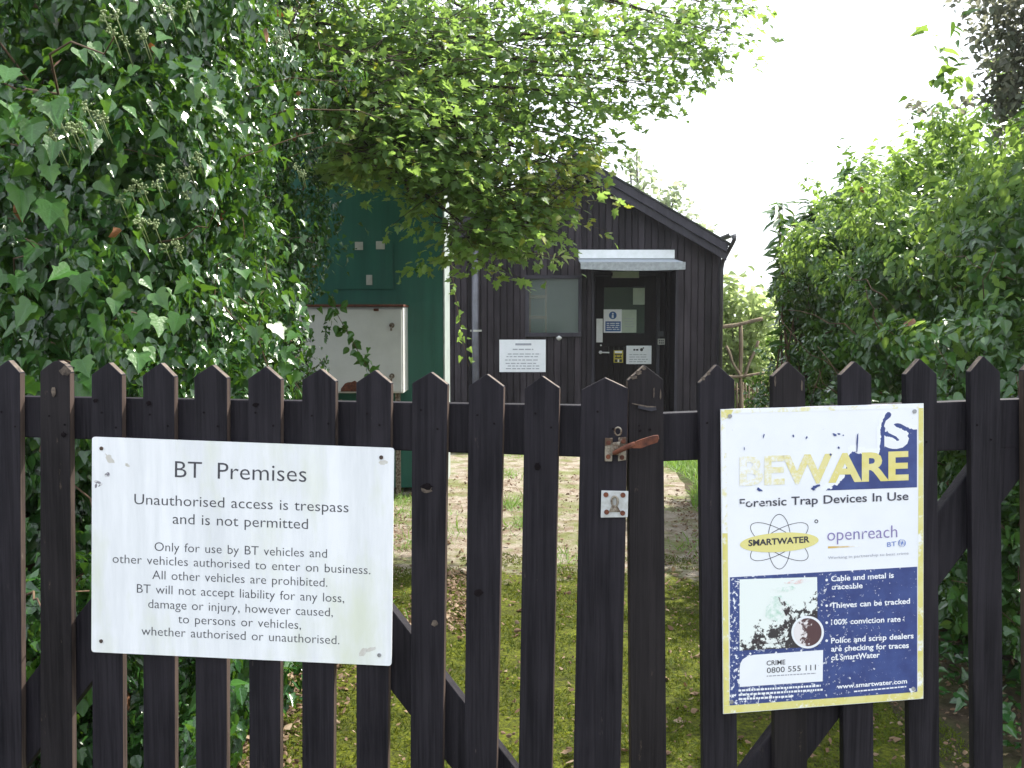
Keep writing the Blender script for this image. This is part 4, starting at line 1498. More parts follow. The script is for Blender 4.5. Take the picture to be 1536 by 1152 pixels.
class Leaves:
    def __init__(s, seed):
        s.r = np.random.RandomState(seed)
        s.V, s.L, s.S, s.M, s.U = [], [], [], [], []
        s.nv = 0
        s.nl = 0

    def add(s, P, N, T, S, tm, m=0):
        """P positions, N leaf normals, T tip directions, S lengths"""
        if len(P) == 0: return
        tv, tf = tm
        N = unit(N); X = unit(np.cross(T, N)); T = np.cross(N, X)
        n, k = len(P), len(tv)
        zr = s.r.uniform(.3, 1.7, n)[:, None, None]
        wx = s.r.uniform(.8, 1.15, n)[:, None, None]
        v = P[:, None, :] + S[:, None, None] * (tv[None, :, 0:1] * wx * X[:, None, :] + tv[None, :, 1:2] * T[:, None, :] + tv[None, :, 2:3] * zr * N[:, None, :])
        s.V.append(v.reshape(-1, 3))
        for f in tf:
            lo = (np.arange(n) * k)[:, None] + np.array(f)[None, :] + s.nv
            s.L.append(lo.ravel())
            s.U.append(np.tile(tv[np.array(f), :2], (n, 1)))
            s.S.append(np.arange(n) * len(f) + s.nl)
            s.M.append(np.full(n, m))
            s.nl += n * len(f)
        s.nv += n * k

    def build(s, name, mats, parent=None):
        return np_mesh(name, np.concatenate(s.V), np.concatenate(s.L), np.concatenate(s.S), mats, np.concatenate(s.M), parent, True, np.concatenate(s.U))


class Lumps:
    def __init__(s, seed, amps):
        r = np.random.RandomState(seed)
        s.c = []
        for wl, a in amps:
            for _ in range(5):
                d = r.normal(size=3); d /= np.linalg.norm(d)
                s.c.append((d * 2 * math.pi / (wl * r.uniform(.75, 1.3)), r.uniform(0, 6.28), a / 2.2))

    def __call__(s, p):
        o = np.zeros(len(p))
        for k, ph_, a in s.c: o += a * np.sin(p @ k + ph_)
        return o


def sd_box(p, lo, hi, r):
    c = (np.array(lo) + np.array(hi)) / 2; h = (np.array(hi) - np.array(lo)) / 2 - r
    q = np.abs(p - c) - h
    return np.linalg.norm(np.maximum(q, 0), axis=1) + np.minimum(q.max(axis=1), 0) - r


def grad(f, p, e=.03):
    g = np.zeros_like(p)
    for i in range(3):
        d = np.zeros(3); d[i] = e
        g[:, i] = f(p + d) - f(p - d)
    return unit(g)


def shell_points(f, lo, hi, n, depth, rs, power=1.6, keep=None):
    """points just inside the surface f = 0, thinning inwards"""
    out = []
    tot = 0
    while tot < n:
        p = rs.uniform(lo, hi, (200000, 3))
        if keep is not None: p = p[keep(p)]
        d = f(p)
        pr = np.where((d < 0) & (d > -depth), (1 + d / depth) ** power, 0)
        p = p[rs.uniform(size=len(p)) < pr]
        out.append(p); tot += len(p)
        if len(p) == 0: break
    p = np.concatenate(out)
    return p[:n]


def in_view(p, margin=160):
    """true where a point falls inside the picture (with a margin for side steps)"""
    x, y, z = p[:, 0], p[:, 1], p[:, 2] - CAM_Z
    dep = y * CP - z * SP
    up = y * SP + z * CP
    u = 768 + F * x / np.maximum(dep, .1)
    v = 576 - F * up / np.maximum(dep, .1)
    return (dep > .3) & (u > -margin) & (u < 1536 + margin) & (v > -margin) & (v < 1152 + margin)


def stems(mb, f, lo, hi, n, rs, length=(.4, 1.1), rad=(.003, .007), inside=.1, down=.2, keep=None):
    pts = shell_points(f, lo, hi, n, inside * 2, rs, 1.0, keep)
    for p in pts:
        d = rs.normal(size=3); d[2] = abs(d[2]) * .8 + down; d /= np.linalg.norm(d)
        L = rs.uniform(*length); r = rs.uniform(*rad)
        q = [p + d * L * t + rs.normal(size=3) * .03 * L + np.array([0, 0, -.15 * L * t * t]) for t in np.linspace(0, 1, 6)]
        mb.tube([tuple(x) for x in q], [r * (1 - .6 * t) for t in np.linspace(0, 1, 6)], 5)


# ------------------------------------------------------------------ ivy bank on the left
ivy_l = Lumps(3, [(1.3, .16), (.6, .15), (.28, .11)])


def f_ivy(p):
    # foot follows the drive edge, bulges out above
    q = p.copy()
    bul = .10 * np.exp(-((p[:, 2] - 1.9) / .7) ** 2) - .10 * np.clip(.7 - p[:, 2], 0, 1)
    q[:, 0] = q[:, 0] - bul + np.clip(p[:, 1] - 4.2, 0, 4) * .085
    return sd_box(q, (-5.5, 2.85, -.6), (-1.10, 7.0, 4.6), .35) + ivy_l(p)


ivy = thing('ivy_bank', (-1.6, 4, 0), 'tall bank of glossy dark ivy filling the left side behind the gate', 'ivy')
rs = np.random.RandomState(12)
LF = Leaves(5)
kp_ = lambda p: in_view(p, 120)
hole = Lumps(77, [(.34, .5), (.17, .35)])
P = shell_points(f_ivy, (-2.9, 2.4, 0), (-.6, 7.6, 4.4), 185000, .5, rs, 1.2, kp_)
P = P[(hole(P) > .14 + .45 * np.exp(-((P[:, 2] - 1.62) / .22) ** 2 - ((P[:, 1] - 3.0) / 1.3) ** 2)) | (f_ivy(P) < -.26)]          # dark openings between the shoots
N = grad(f_ivy, P)
big = np.clip(1.25 - (P[:, 1] - 2.7) * .11, .72, 1.25)
# shoots: neighbouring leaves share a heading
sh_n = Lumps(8, [(.35, 1.0)]); sh_m = Lumps(9, [(.3, 1.0)]); sh_o = Lumps(10, [(.4, 1.0)])
J = np.column_stack([sh_n(P), sh_m(P), sh_o(P)])
nrm = N * .75 + np.array([.12, -.22, .62]) + J * .45 + rs.normal(size=P.shape) * .50
tip = np.array([0, 0, -1.0]) + N * .35 + J * .35 + rs.normal(size=P.shape) * .42
S = rs.uniform(.020, .042, len(P)) * big
S *= np.where(rs.uniform(size=len(P)) < np.clip((-1.2 - P[:, 0]) * .9, .03, .30), 1.5, 1)
# older, larger leaves fill the inside of the bank
k = shell_points(lambda p: f_ivy(p) + .38, (-3.0, 2.4, 0), (-.6, 7.6, 4.5), 60000, .8, rs, .6, kp_)
LF.add(k, grad(f_ivy, k) + np.array([0, -.3, .5]) + rs.normal(size=k.shape) * .5, np.array([0, 0, -1.]) + rs.normal(size=k.shape) * .5, rs.uniform(.035, .065, len(k)), T_IVY3, 0)
kind = rs.uniform(size=len(P))
kind2 = np.where(P[:, 1] < 3.6, kind, kind * .8)
for lo_, hi_, tmpl, m in ((0, .40, T_OVATE, 0), (.40, .80, T_IVY3, 0), (.80, 1.01, T_IVY, 0)):
    k = (kind2 >= lo_) & (kind2 < hi_)
    LF.add(P[k], nrm[k], tip[k], S[k], tmpl, m)
# a thin scatter of dead and of young bright leaves
k = shell_points(f_ivy, (-2.6, 2.5, .2), (-.6, 7.5, 3.8), 90, .25, rs, 1, kp_)
LF.add(k, grad(f_ivy, k) + rs.normal(size=k.shape) * .5, np.array([0, 0, -1.]) + rs.normal(size=k.shape) * .4, rs.uniform(.04, .07, len(k)), T_CURL, 1)
k = shell_points(lambda p: f_ivy(p) - .05, (-2.6, 2.4, .2), (-.6, 7.5, 3.8), 1900, .10, rs, 1, kp_)
LF.add(k, grad(f_ivy, k) + np.array([.1, 0, .5]) + rs.normal(size=k.shape) * .4, np.array([0, 0, -1.]) + grad(f_ivy, k) * .6 + rs.normal(size=k.shape) * .4, rs.uniform(.03, .055, len(k)), T_IVY3, 2)


def surf(px, py, f, y0, y1, out=.0):
    """walk along a picture ray until it meets the foliage"""
    d = ray(px, py)
    for y in np.arange(y0, y1, .02):
        p = np.array([[d.x * y / d.y, y, CAM_Z + d.z * y / d.y]])
        if f(p)[0] < out: return p[0]
    return np.array([d.x * y1 / d.y, y1, CAM_Z + d.z * y1 / d.y])


# big pale leaves hanging forward on their own shoots
for px, py, n, sz in ((70, 290, 5, .075), (25, 175, 5, .075), (60, 175, 3, .06), (30, 205, 3, .07), (85, 360, 3, .065), (15, 395, 5, .07), (240, 95, 1, .07), (50, 440, 4, .065),
                      (185, 480, 5, .07), (270, 470, 5, .06), (420, 470, 4, .06), (390, 400, 5, .05), (430, 540, 6, .05), (120, 575, 3, .07), (45, 585, 2, .06), (560, 215, 4, .06)):
    c = surf(px, py, f_ivy, 2.3, 7.5, .12)
    k = c + rs.normal(size=(n, 3)) * sz * np.array([.75, .25, .75])
    LF.add(k, np.array([.15, -.8, .55]) + rs.normal(size=k.shape) * .3, np.array([0, -.3, -1.]) + rs.normal(size=k.shape) * .45, rs.uniform(.8, 1.15, n) * sz * .95, T_IVYB, 2)
LF.build('foliage', [M['ivy'], M['ivy_old'], M['ivy_young']], ivy)
sb_ = MB()
stems(sb_, f_ivy, (-2.6, 2.5, .0), (-.7, 7.2, 3.6), 170, rs, (.2, .6), (.0015, .0045), .16, .1, kp_)
for x, y in ((-1.6, 3.4), (-1.9, 4.4), (-1.7, 5.6), (-2.2, 6.8)):
    q = [(x + .15 * math.sin(t * 3 + x), y + .12 * math.cos(t * 2.2), t * 4.1) for t in np.linspace(0, 1, 9)]
    sb_.tube(q, [.07 - .045 * t for t in np.linspace(0, 1, 9)], 8)
sb_.build('stem', M['twig'], ivy, smooth=True)
for px, py in ((72, 198), (122, 192), (148, 172), (240, 10), (215, 50), (205, 275), (295, 235), (285, 255), (195, 285), (230, 335), (262, 362), (168, 45), (420, 60), (480, 165), (445, 250)):
    ub = MB()
    c = Vector(surf(px, py, f_ivy, 2.3, 7.5, .10))
    for c2 in [c] + [c + Vector(rs.normal(size=3) * .03) for _ in range(2)]:
        ub.tube([c2 + Vector((0, .06, -.05)), c2], .0014, 5)
        for _ in range(15):
            d = Vector(rs.normal(size=3)).normalized()
            e = c2 + d * .014
            ub.tube([c2, e], .0006, 4, cap=False)
            ub.ball(e, .0032, 6, 4)
    ub.build('flower_head', M['berry'], ivy, smooth=True)

# ------------------------------------------------------------------ maple overhanging from the left
tree = thing('maple_tree', (-2.3, 7.4, 0), 'broad leaved maple tree arching over from the left across the shed roof', 'tree')
BL = [  # px, py, radius px, depth, leaves, droop of light
    (560, 60, 110, 6.6, 900), (650, 70, 120, 6.9, 1000), (640, 190, 95, 6.6, 900), (560, 170, 90, 6.2, 700), (740, 100, 110, 7.0, 800), (720, 210, 85, 6.8, 620),
    (830, 60, 105, 7.2, 640), (830, 160, 80, 7.0, 420), (920, 60, 95, 7.4, 480), (1010, 30, 80, 7.5, 330), (950, 130, 55, 7.3, 170), (1050, 90, 42, 7.6, 110), (1075, 45, 40, 7.7, 90), (1020, 130, 35, 7.5, 60),
    (790, 270, 72, 6.7, 420), (850, 250, 45, 6.6, 240), (720, 295, 68, 6.6, 420), (665, 262, 52, 6.4, 280), (760, 350, 45, 6.5, 240), (720, 365, 42, 6.4, 220), (690, 345, 30, 6.3, 110),
    (800, 335, 34, 6.6, 110), (600, 215, 50, 6.2, 380), (575, 235, 30, 6.0, 60), (880, 215, 30, 6.9, 90), (470, 60, 100, 6.4, 700), (905, 165, 28, 7.2, 50), (540, 110, 130, 8.1, 900), (640, 130, 110, 8.3, 800), (570, 215, 62, 8.1, 520), (640, 235, 42, 8.2, 260), (520, 225, 50, 7.6, 380), (690, 20, 120, 7.6, 700), (880, 0, 120, 8.0, 500), (1060, -20, 60, 7.8, 160)]
ML = Leaves(21)
limbs = []
trunk_top = Vector((-1.9, 7.3, 2.5))
rt = np.random.RandomState(31)
for px, py, rpx, D, n in BL:
    c = np.array(V(px, py, D)); r = rpx / F * D
    # twigs carry sprays of leaves that lie in near-level layers
    nt = max(5, int(n / (7 if px < 650 else 8)))
    tc_ = c + np.clip(rt.normal(size=(nt, 3)), -1.7, 1.7) * np.array([.52, .55, .46]) * r
    for t in tc_:
        ang = rt.uniform(0, 6.28)
        dr = np.array([math.cos(ang) + .35, math.sin(ang) - .15, rt.uniform(-.5, .15)]); dr /= np.linalg.norm(dr)
        m = rt.randint(7, 14)
        s_ = rt.uniform(0, .34, m)
        side = np.cross(dr, [0, 0, 1])
        k = t + dr[None, :] * s_[:, None] + side[None, :] * rt.normal(size=m)[:, None] * .06 + np.array([0, 0, 1]) * rt.normal(size=m)[:, None] * .025 - np.array([0, 0, .5]) * (s_ ** 2)[:, None]
        nn = np.array([0, -.25, .8]) + rt.normal(size=(m, 3)) * .45
        tt = dr[None, :] + np.array([0, 0, -.55]) + rt.normal(size=(m, 3)) * .5
        yel = px > 770 and 215 < py < 290
        mm = (rt.uniform(size=m) < (.5 if yel else .035)).astype(int)
        for q in (0, 1):
            kk = mm == q
            sz = rt.uniform(.036, .070, m)
            ML.add(k[kk], nn[kk], tt[kk], sz[kk], T_MAPLE if rt.uniform() < .75 else T_OAK, q)
        if rt.uniform() < .55:
            limbs.append((t - dr * .12, t + dr * .3, .0035))
ML.build('crown', [M['maple'], M['maple_yellow']], tree)
tb = MB()
q = [(-2.5, 7.4, -.05), (-2.42, 7.35, 1.0), (-2.15, 7.3, 2.0), (-1.8, 7.2, 3.0), (-1.5, 7.15, 4.1), (-1.2, 7.2, 5.2)]
tb.tube(q, [.19, .16, .14, .12, .09, .05], 12)
tb.build('trunk', M['bark'], tree, smooth=True)
lb_ = MB()
for px, py, rpx, D, n in BL:
    c = V(px, py, D)
    a = Vector((-1.75, 7.2, 3.1)) if c.z < 3.6 else Vector((-1.5, 7.15, 4.0))
    mid = (a + c) / 2 + Vector((0, 0, .22))
    e = c + (c - a).normalized() * rpx / F * D * .6
    q = []
    for t in np.linspace(0, 1, 9):
        p_ = a * (1 - t) ** 2 + mid * 2 * t * (1 - t) + e * t * t
        q.append(p_ + Vector(rt.normal(size=3) * .018))
    r0 = .012 + .028 * min(1, n / 900)
    lb_.tube(q, [r0 * (1 - .8 * t) for t in np.linspace(0, 1, 9)], 7)
for a, b_, r in limbs:
    m_ = (a + b_) / 2 + np.array([0, 0, .02])
    lb_.tube([tuple(a), tuple(m_), tuple(b_)], [r, r * .8, r * .4], 5)
# bare drooping twig in front of the green cabin
lb_.tube([V(x, y, 7.2) for x, y in ((605, 262), (612, 285), (626, 305), (645, 318), (662, 328), (674, 336))], [.014, .012, .010, .008, .006, .004], 6)
lb_.tube([V(x, y, 7.0) for x, y in ((560, 258), (585, 268), (618, 262), (660, 285))], [.010, .009, .008, .005], 6)
lb_.build('limb', M['bark'], tree, smooth=True)

# hanging sprays: leafy twig before the shed wall, trailing creeper beside the cabin
def creeper(name, path, D, label, cat, n, size, mat_leaf, tmpl, seed, droop=.8, rad=.004):
    r_ = np.random.RandomState(seed)
    root = thing(name, V(path[0][0], path[0][1], D), label, cat)
    mb = MB()
    pts = [V(x, y, D) for x, y in path]
    mb.tube(pts, [rad * (1 - .6 * i / (len(pts) - 1)) for i in range(len(pts))], 6)
    mb.build('stem', M['twig'], root, smooth=True)
    L = Leaves(seed)
    ts = r_.uniform(0, len(pts) - 1.001, n)
    k = np.array([tuple(pts[int(t)].lerp(pts[int(t) + 1], t % 1)) for t in ts]) + r_.normal(size=(n, 3)) * .025
    L.add(k, np.array([.1, -.7, .6]) + r_.normal(size=(n, 3)) * .4, np.array([0, 0, -droop]) + r_.normal(size=(n, 3)) * .5, r_.uniform(.7, 1.2, n) * size, tmpl, 0)
    L.build('foliage', [mat_leaf], root)
    return root


creeper('leafy_twig', ((740, 352), (765, 368), (795, 378), (830, 384), (862, 388)), 6.6, 'thin leafy twig reaching left to right above the shed window', 'twig', 46, .06, M['far_leaf'], T_LANCE, 51, 1.0, .005)  # paler leaf colour stands in for sunlight on the twig
creeper('trailing_creeper', ((676, 372), (679, 415), (684, 450), (692, 500), (703, 550)), 9.2, 'thin trailing creeper hanging beside the grey downpipe', 'creeper', 30, .055, M['hedge_light'], T_IVY3, 52, .6)
creeper('bramble_shoot', ((575, 590), (556, 560), (536, 525), (520, 497), (505, 470), (498, 440)), 6.4, 'green bramble shoot growing up in front of the white cabinet', 'bramble', 44, .062, M['ivy_young'], T_OVATE, 53, .5)

# ------------------------------------------------------------------ hedge on the right
hl = Lumps(17, [(1.5, .17), (.7, .14), (.3, .10)])


def f_hedge(p):
    q = p.copy()
    q[:, 2] = p[:, 2] - .10 * np.clip(p[:, 0] - 2.2, 0, 3)
    q[:, 0] = q[:, 0] - (p[:, 1] - 3.5) * .085 + .10 * np.exp(-((p[:, 2] - 1.3) / .7) ** 2)
    return sd_box(q, (1.95, 3.1, -.6), (7.5, 9.4, 2.52), .7) + hl(p)


hedge = thing('mixed_hedge', (3, 6, 0), 'dense mixed hedge right of the shed with bright sunlit top leaves', 'hedge')
HL = Leaves(41)
rh = np.random.RandomState(44)
P = shell_points(f_hedge, (1.4, 2.8, 0), (6.0, 9.8, 3.5), 100000, .5, rh, 1.3, kp_)
P = P[(hole(P) > -.15) | (f_hedge(P) < -.2)]
N = grad(f_hedge, P)
k = shell_points(lambda p: f_hedge(p) + .32, (1.4, 2.8, 0), (6.0, 9.8, 3.4), 22000, .8, rh, .6, kp_)
HL.add(k, grad(f_hedge, k) + rh.normal(size=k.shape) * .6, np.array([0, 0, -.6]) + rh.normal(size=k.shape) * .6, rh.uniform(.06, .11, len(k)), T_IVY3, 0)
J = np.column_stack([sh_n(P), sh_m(P), sh_o(P)])
nrm = N * .8 + np.array([-.05, -.1, .55]) + J * .35 + rh.normal(size=P.shape) * .38
tip = np.array([0, 0, -.6]) + N * .6 + J * .5 + rh.normal(size=P.shape) * .5
S = rh.uniform(.027, .058, len(P))
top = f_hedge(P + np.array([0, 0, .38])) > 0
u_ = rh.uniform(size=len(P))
light = (top & (u_ < .9) & (P[:, 2] > 1.65 + .25 * J[:, 0])) | (u_ < .012)  # upper leaves take the brighter copy: sun on the top painted by material
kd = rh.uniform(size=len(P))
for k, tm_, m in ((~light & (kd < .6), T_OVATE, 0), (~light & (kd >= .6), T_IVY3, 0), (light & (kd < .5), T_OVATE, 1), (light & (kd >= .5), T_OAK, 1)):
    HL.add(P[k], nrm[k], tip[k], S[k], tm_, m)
k = shell_points(f_hedge, (1.4, 2.8, .2), (5.0, 9.5, 2.6), 40, .2, rh, 1, kp_)
HL.add(k, grad(f_hedge, k) + rh.normal(size=k.shape) * .5, np.array([0, 0, -1.]) + rh.normal(size=k.shape) * .4, rh.uniform(.04, .07, len(k)), T_CURL, 2)
# shoots that stick out of the top
for _ in range(150):
    c = shell_points(f_hedge, (1.6, 3.2, 2.1), (5.5, 9.5, 3.4), 1, .08, rh, 1, kp_)
    if not len(c): continue
    c = c[0]
    hgt = rh.uniform(.08, .3); lean = rh.normal(size=3) * .35; lean[2] = 1
    m = rh.randint(7, 13)
    t = np.linspace(.1, 1, m)
    k = c + lean[None, :] * hgt * t[:, None] + rh.normal(size=(m, 3)) * .015
    a = rh.uniform(0, 6.28, m)
    tt = np.column_stack([np.cos(a), np.sin(a), rh.uniform(-.4, .3, m)])
    HL.add(k, np.array([0, 0, 1.]) + rh.normal(size=(m, 3)) * .3, tt, rh.uniform(.05, .095, m), T_OVATE if rh.uniform() < .6 else T_LANCE, 1 if rh.uniform() < .65 else 0)
HL.build('foliage', [M['hedge'], M['hedge_light'], M['ivy_old']], hedge)
hs = MB()
stems(hs, f_hedge, (1.4, 3.0, .1), (5, 9, 1.7), 130, rh, (.3, .7), (.002, .006), .14, .4, kp_)
for x, y in ((2.6, 3.9), (2.7, 5.2), (2.8, 6.6), (2.9, 8.2), (3.8, 5.0)):
    q = [(x + .12 * math.sin(t * 3 + x), y + .1 * math.cos(t * 2.2), t * 2.3) for t in np.linspace(0, 1, 7)]
    hs.tube(q, [.05 - .03 * t for t in np.linspace(0, 1, 7)], 8)
hs.build('stem', M['twig'], hedge, smooth=True)

# shrub with long leaves standing out at the near end of the hedge, beside the shed
shrub = thing('long_leaved_shrub', V(1195, 500, 8.8) * 1, 'shrub with long pointed leaves standing up left of the hedge', 'shrub')
shrub.location.z = 0
SL = Leaves(61); r6 = np.random.RandomState(61); ss = MB()
for _ in range(30):
    bx, by = r6.uniform(1160, 1260), r6.uniform(8.2, 9.0)
    topy = 285 + abs(bx - 1200) * .6 + r6.uniform(0, 130)
    a = V(bx + r6.uniform(-12, 25), 620, by); e = V(bx, topy, by)
    q = [a.lerp(e, t) + Vector(r6.normal(size=3) * .02) for t in np.linspace(0, 1, 7)]
    ss.tube(q, [.010, .009, .008, .007, .006, .004, .003], 6)
    m = 34
    t = r6.uniform(.15, 1, m) ** .7
    t[:7] = r6.uniform(.95, 1.0, 7)
    k = np.array([tuple(a.lerp(e, x)) for x in t])
    an = r6.uniform(0, 6.28, m)
    tt = np.column_stack([np.cos(an), np.sin(an), r6.uniform(-.5, .3, m)])
    SL.add(k, np.array([0, -.2, 1.]) + r6.normal(size=(m, 3)) * .35, tt, r6.uniform(.09, .17, m), T_LANCE, 0)
SL.build('foliage', [M['hedge']], shrub)
ss.build('stem', M['twig'], shrub, smooth=True)

# ------------------------------------------------------------------ dark tree at the top right
plum = thing('dark_leaved_tree', (3.6, 5.4, 0), 'dark leaved tree whose branches hang in at the top right corner', 'tree')
PL_ = Leaves(71); r7 = np.random.RandomState(71); pb_ = MB()
pb_.tube([(3.6, 5.4, 0), (3.55, 5.4, 1.2), (3.6, 5.3, 2.4), (3.4, 5.2, 3.6), (3.3, 5.2, 4.6)], [.14, .12, .10, .08, .05], 10)
pb_.build('trunk', M['bark'], plum, smooth=True)
pl_l = MB()
for px, py, rpx, D, n in ((1570, 20, 75, 5.2, 80), (1555, 100, 60, 5.2, 60), (1540, 160, 45, 5.3, 36), (1518, 60, 44, 5.2, 34), (1600, 180, 80, 5.2, 80), (1500, 10, 38, 5.2, 26), (1600, 90, 80, 5.3, 80), (1520, 130, 26, 5.2, 16), (1620, -20, 90, 5.2, 70), (1465, 2, 16, 5.2, 5), (1420, 145, 10, 5.4, 2), (1370, 158, 12, 5.5, 2), (1490, 120, 14, 5.3, 4)):
    c = np.array(V(px, py, D)); r = rpx / F * D
    a = Vector((3.4, 5.2, 3.5)); e = Vector(c)
    mid = (a + e) / 2 + Vector((0, 0, .15))
    pl_l.tube([a * (1 - t) ** 2 + mid * 2 * t * (1 - t) + e * t * t for t in np.linspace(0, 1, 7)], [(.018 if n > 30 else .006) * (1 - .85 * t) for t in np.linspace(0, 1, 7)], 6)
    for _ in range(n):
        t = c + np.clip(r7.normal(size=3), -1.7, 1.7) * .52 * r
        m = r7.randint(7, 13)
        dr = r7.normal(size=3); dr[2] -= .4; dr /= np.linalg.norm(dr)
        k = t + dr[None, :] * r7.uniform(0, .16, m)[:, None] + r7.normal(size=(m, 3)) * .02
        PL_.add(k, np.array([0, -.2, .8]) + r7.normal(size=(m, 3)) * .5, dr[None, :] + np.array([0, 0, -.4]) + r7.normal(size=(m, 3)) * .5, r7.uniform(.028, .05, m), T_OVATE, 0)
PL_.build('crown', [M['plum']], plum)
pl_l.build('limb', M['bark'], plum, smooth=True)


# ------------------------------------------------------------------ far garden
def bush(name, blobs, label, cat, mat, n, size, seed, tmpl=T_OVATE, group=None, trunk=None, spread=.5):
    r_ = np.random.RandomState(seed)
    c0 = V(*blobs[0][:2], blobs[0][3])
    root = thing(name, (c0.x, c0.y, 0), label, cat, group)
    L = Leaves(seed); mb = MB()
    tot = sum(b[2] ** 2 for b in blobs)
    for px, py, rpx, D in blobs:
        c = np.array(V(px, py, D)); r = rpx / F * D
        m = max(8, int(n * rpx ** 2 / tot))
        k = c + np.clip(r_.normal(size=(m, 3)), -1.8, 1.8) * spread * r
        L.add(k, np.array([0, -.2, .8]) + r_.normal(size=(m, 3)) * .5, r_.normal(size=(m, 3)) + np.array([0, 0, -.4]), r_.uniform(.6, 1.3, m) * size, tmpl, 0)
        base = Vector((c0.x, c0.y, 0 if trunk is None else 0))
        e = Vector(c)
        mid = (base + e) / 2 + Vector((0, 0, .2))
        mb.tube([base * (1 - t) ** 2 + mid * 2 * t * (1 - t) + e * t * t for t in np.linspace(0, 1, 7)], [(trunk or .03) * (1 - .8 * t) for t in np.linspace(0, 1, 7)], 7)
    L.build('crown' if trunk else 'foliage', [mat], root)
    mb.build('trunk' if trunk else 'stem', M['bark'], root, smooth=True)
    return root


bush('garden_bush', ((1110, 470, 45, 17), (1095, 520, 40, 17), (1130, 520, 40, 17), (1085, 455, 26, 17), (1130, 560, 40, 17), (1100, 580, 40, 17), (1145, 470, 30, 17), (1092, 425, 16, 17)),
     'pale sunlit garden bush behind the rustic timber frame', 'bush', M['far_leaf'], 1900, .13, 81)
bush('garden_tree', ((965, 275, 26, 30), (1000, 300, 30, 30), (1030, 325, 26, 30), (945, 245, 16, 30), (1012, 290, 16, 30), (1060, 350, 16, 30), (955, 232, 9, 30)),
     'pale leafy tree top showing above the right slope of the shed roof', 'tree', M['far_tree'], 420, .19, 82, T_OVATE, None, .10)
bush('hazel_bush', ((650, 300, 60, 16), (700, 330, 60, 16), (690, 280, 50, 16), (660, 350, 40, 16)), 'sunlit bush glimpsed between the green cabin and the shed', 'bush', M['far_leaf'], 1600, .14, 83)
for i, (x, y, h, wd, lb2) in enumerate(((7.5, 24, 2.0, 4.5, 'low rounded far bush behind the garden to the right of the shed'), (-6, 24, 3.4, 6, 'broad far bush behind the green cabin'), (3.5, 27, 2.1, 4.0, 'low dense far bush behind the rustic timber frame'))):
    r_ = np.random.RandomState(90 + i)
    root = thing('garden_shrub', (x, y, 0), lb2, 'bush')
    L = Leaves(90 + i)
    m = 4200
    k = np.column_stack([x + r_.normal(size=m) * wd * .36, y + r_.normal(size=m) * .8, np.abs(r_.normal(size=m)) * h * .42 + .05])
    L.add(k, np.array([0, -.2, .8]) + r_.normal(size=(m, 3)) * .5, r_.normal(size=(m, 3)), r_.uniform(.12, .24, m), T_OVATE, 0)
    L.build('foliage', [M['far_leaf']], root)

# rustic timber frame beside the shed
fx = thing('rustic_frame', (V(1110, 500, 14.5).x, 14.5, 0), 'rustic timber frame of post, beam and braces right of the shed', 'frame')
Q = lambda x, y, D=14.5: V(x, y, D)
for nm, a, e, wd in (('beam', (1078, 492), (1142, 479), .055), ('post', (1110.5, 486), (1112, 640), .055), ('brace', (1088, 520), (1109, 566), .04), ('brace', (1136, 512), (1114, 566), .04), ('rail', (1082, 566), (1146, 560), .042)):
    b = MB()
    A, E = Q(*a), Q(*e)
    n_ = 8
    off_ = {'beam': -.05, 'post': 0, 'brace': -.06, 'rail': -.07}[nm]
    b.tube([A.lerp(E, t) + Vector((.008 * math.sin(t * 9), off_, .008 * math.cos(t * 7))) for t in np.linspace(0, 1, n_)], [wd / 2 * (1 + .1 * math.sin(t * 8)) for t in np.linspace(0, 1, n_)], 9)
    b.build(nm, M['old_wood'], fx, smooth=True)
wf_ = thing('wattle_fence', (V(1128, 590, 14.8).x, 14.8, 0), 'low fence of thin upright sticks below the rustic timber frame', 'fence')
r9 = random.Random(9)
x0, x1 = V(1084, 590, 14.8).x, V(1150, 590, 14.8).x
x = x0
while x < x1:
    b = MB()
    h_ = V(768, 570 + r9.uniform(0, 8), 14.8).z
    b.tube([(x, 14.8, 0), (x + r9.uniform(-.01, .01), 14.8, h_ * .5), (x + r9.uniform(-.02, .02), 14.8, h_)], [.016, .015, .012], 6)
    b.build('stick', M['old_wood'], wf_, smooth=True)
    x += r9.uniform(.034, .052)
for py in (585, 640):
    b = MB(); z = V(768, py, 14.8).z
    b.tube([(x0, 14.83, z), ((x0 + x1) / 2, 14.832, z + .01), (x1, 14.83, z)], .013, 6)
    b.build('rail', M['old_wood'], wf_, smooth=True)

# ------------------------------------------------------------------ ground cover
rg = np.random.RandomState(101)


def ground_pts(n, x0, x1, y0, y1): return np.column_stack([rg.uniform(x0, x1, n), rg.uniform(y0, y1, n), np.zeros(n)])


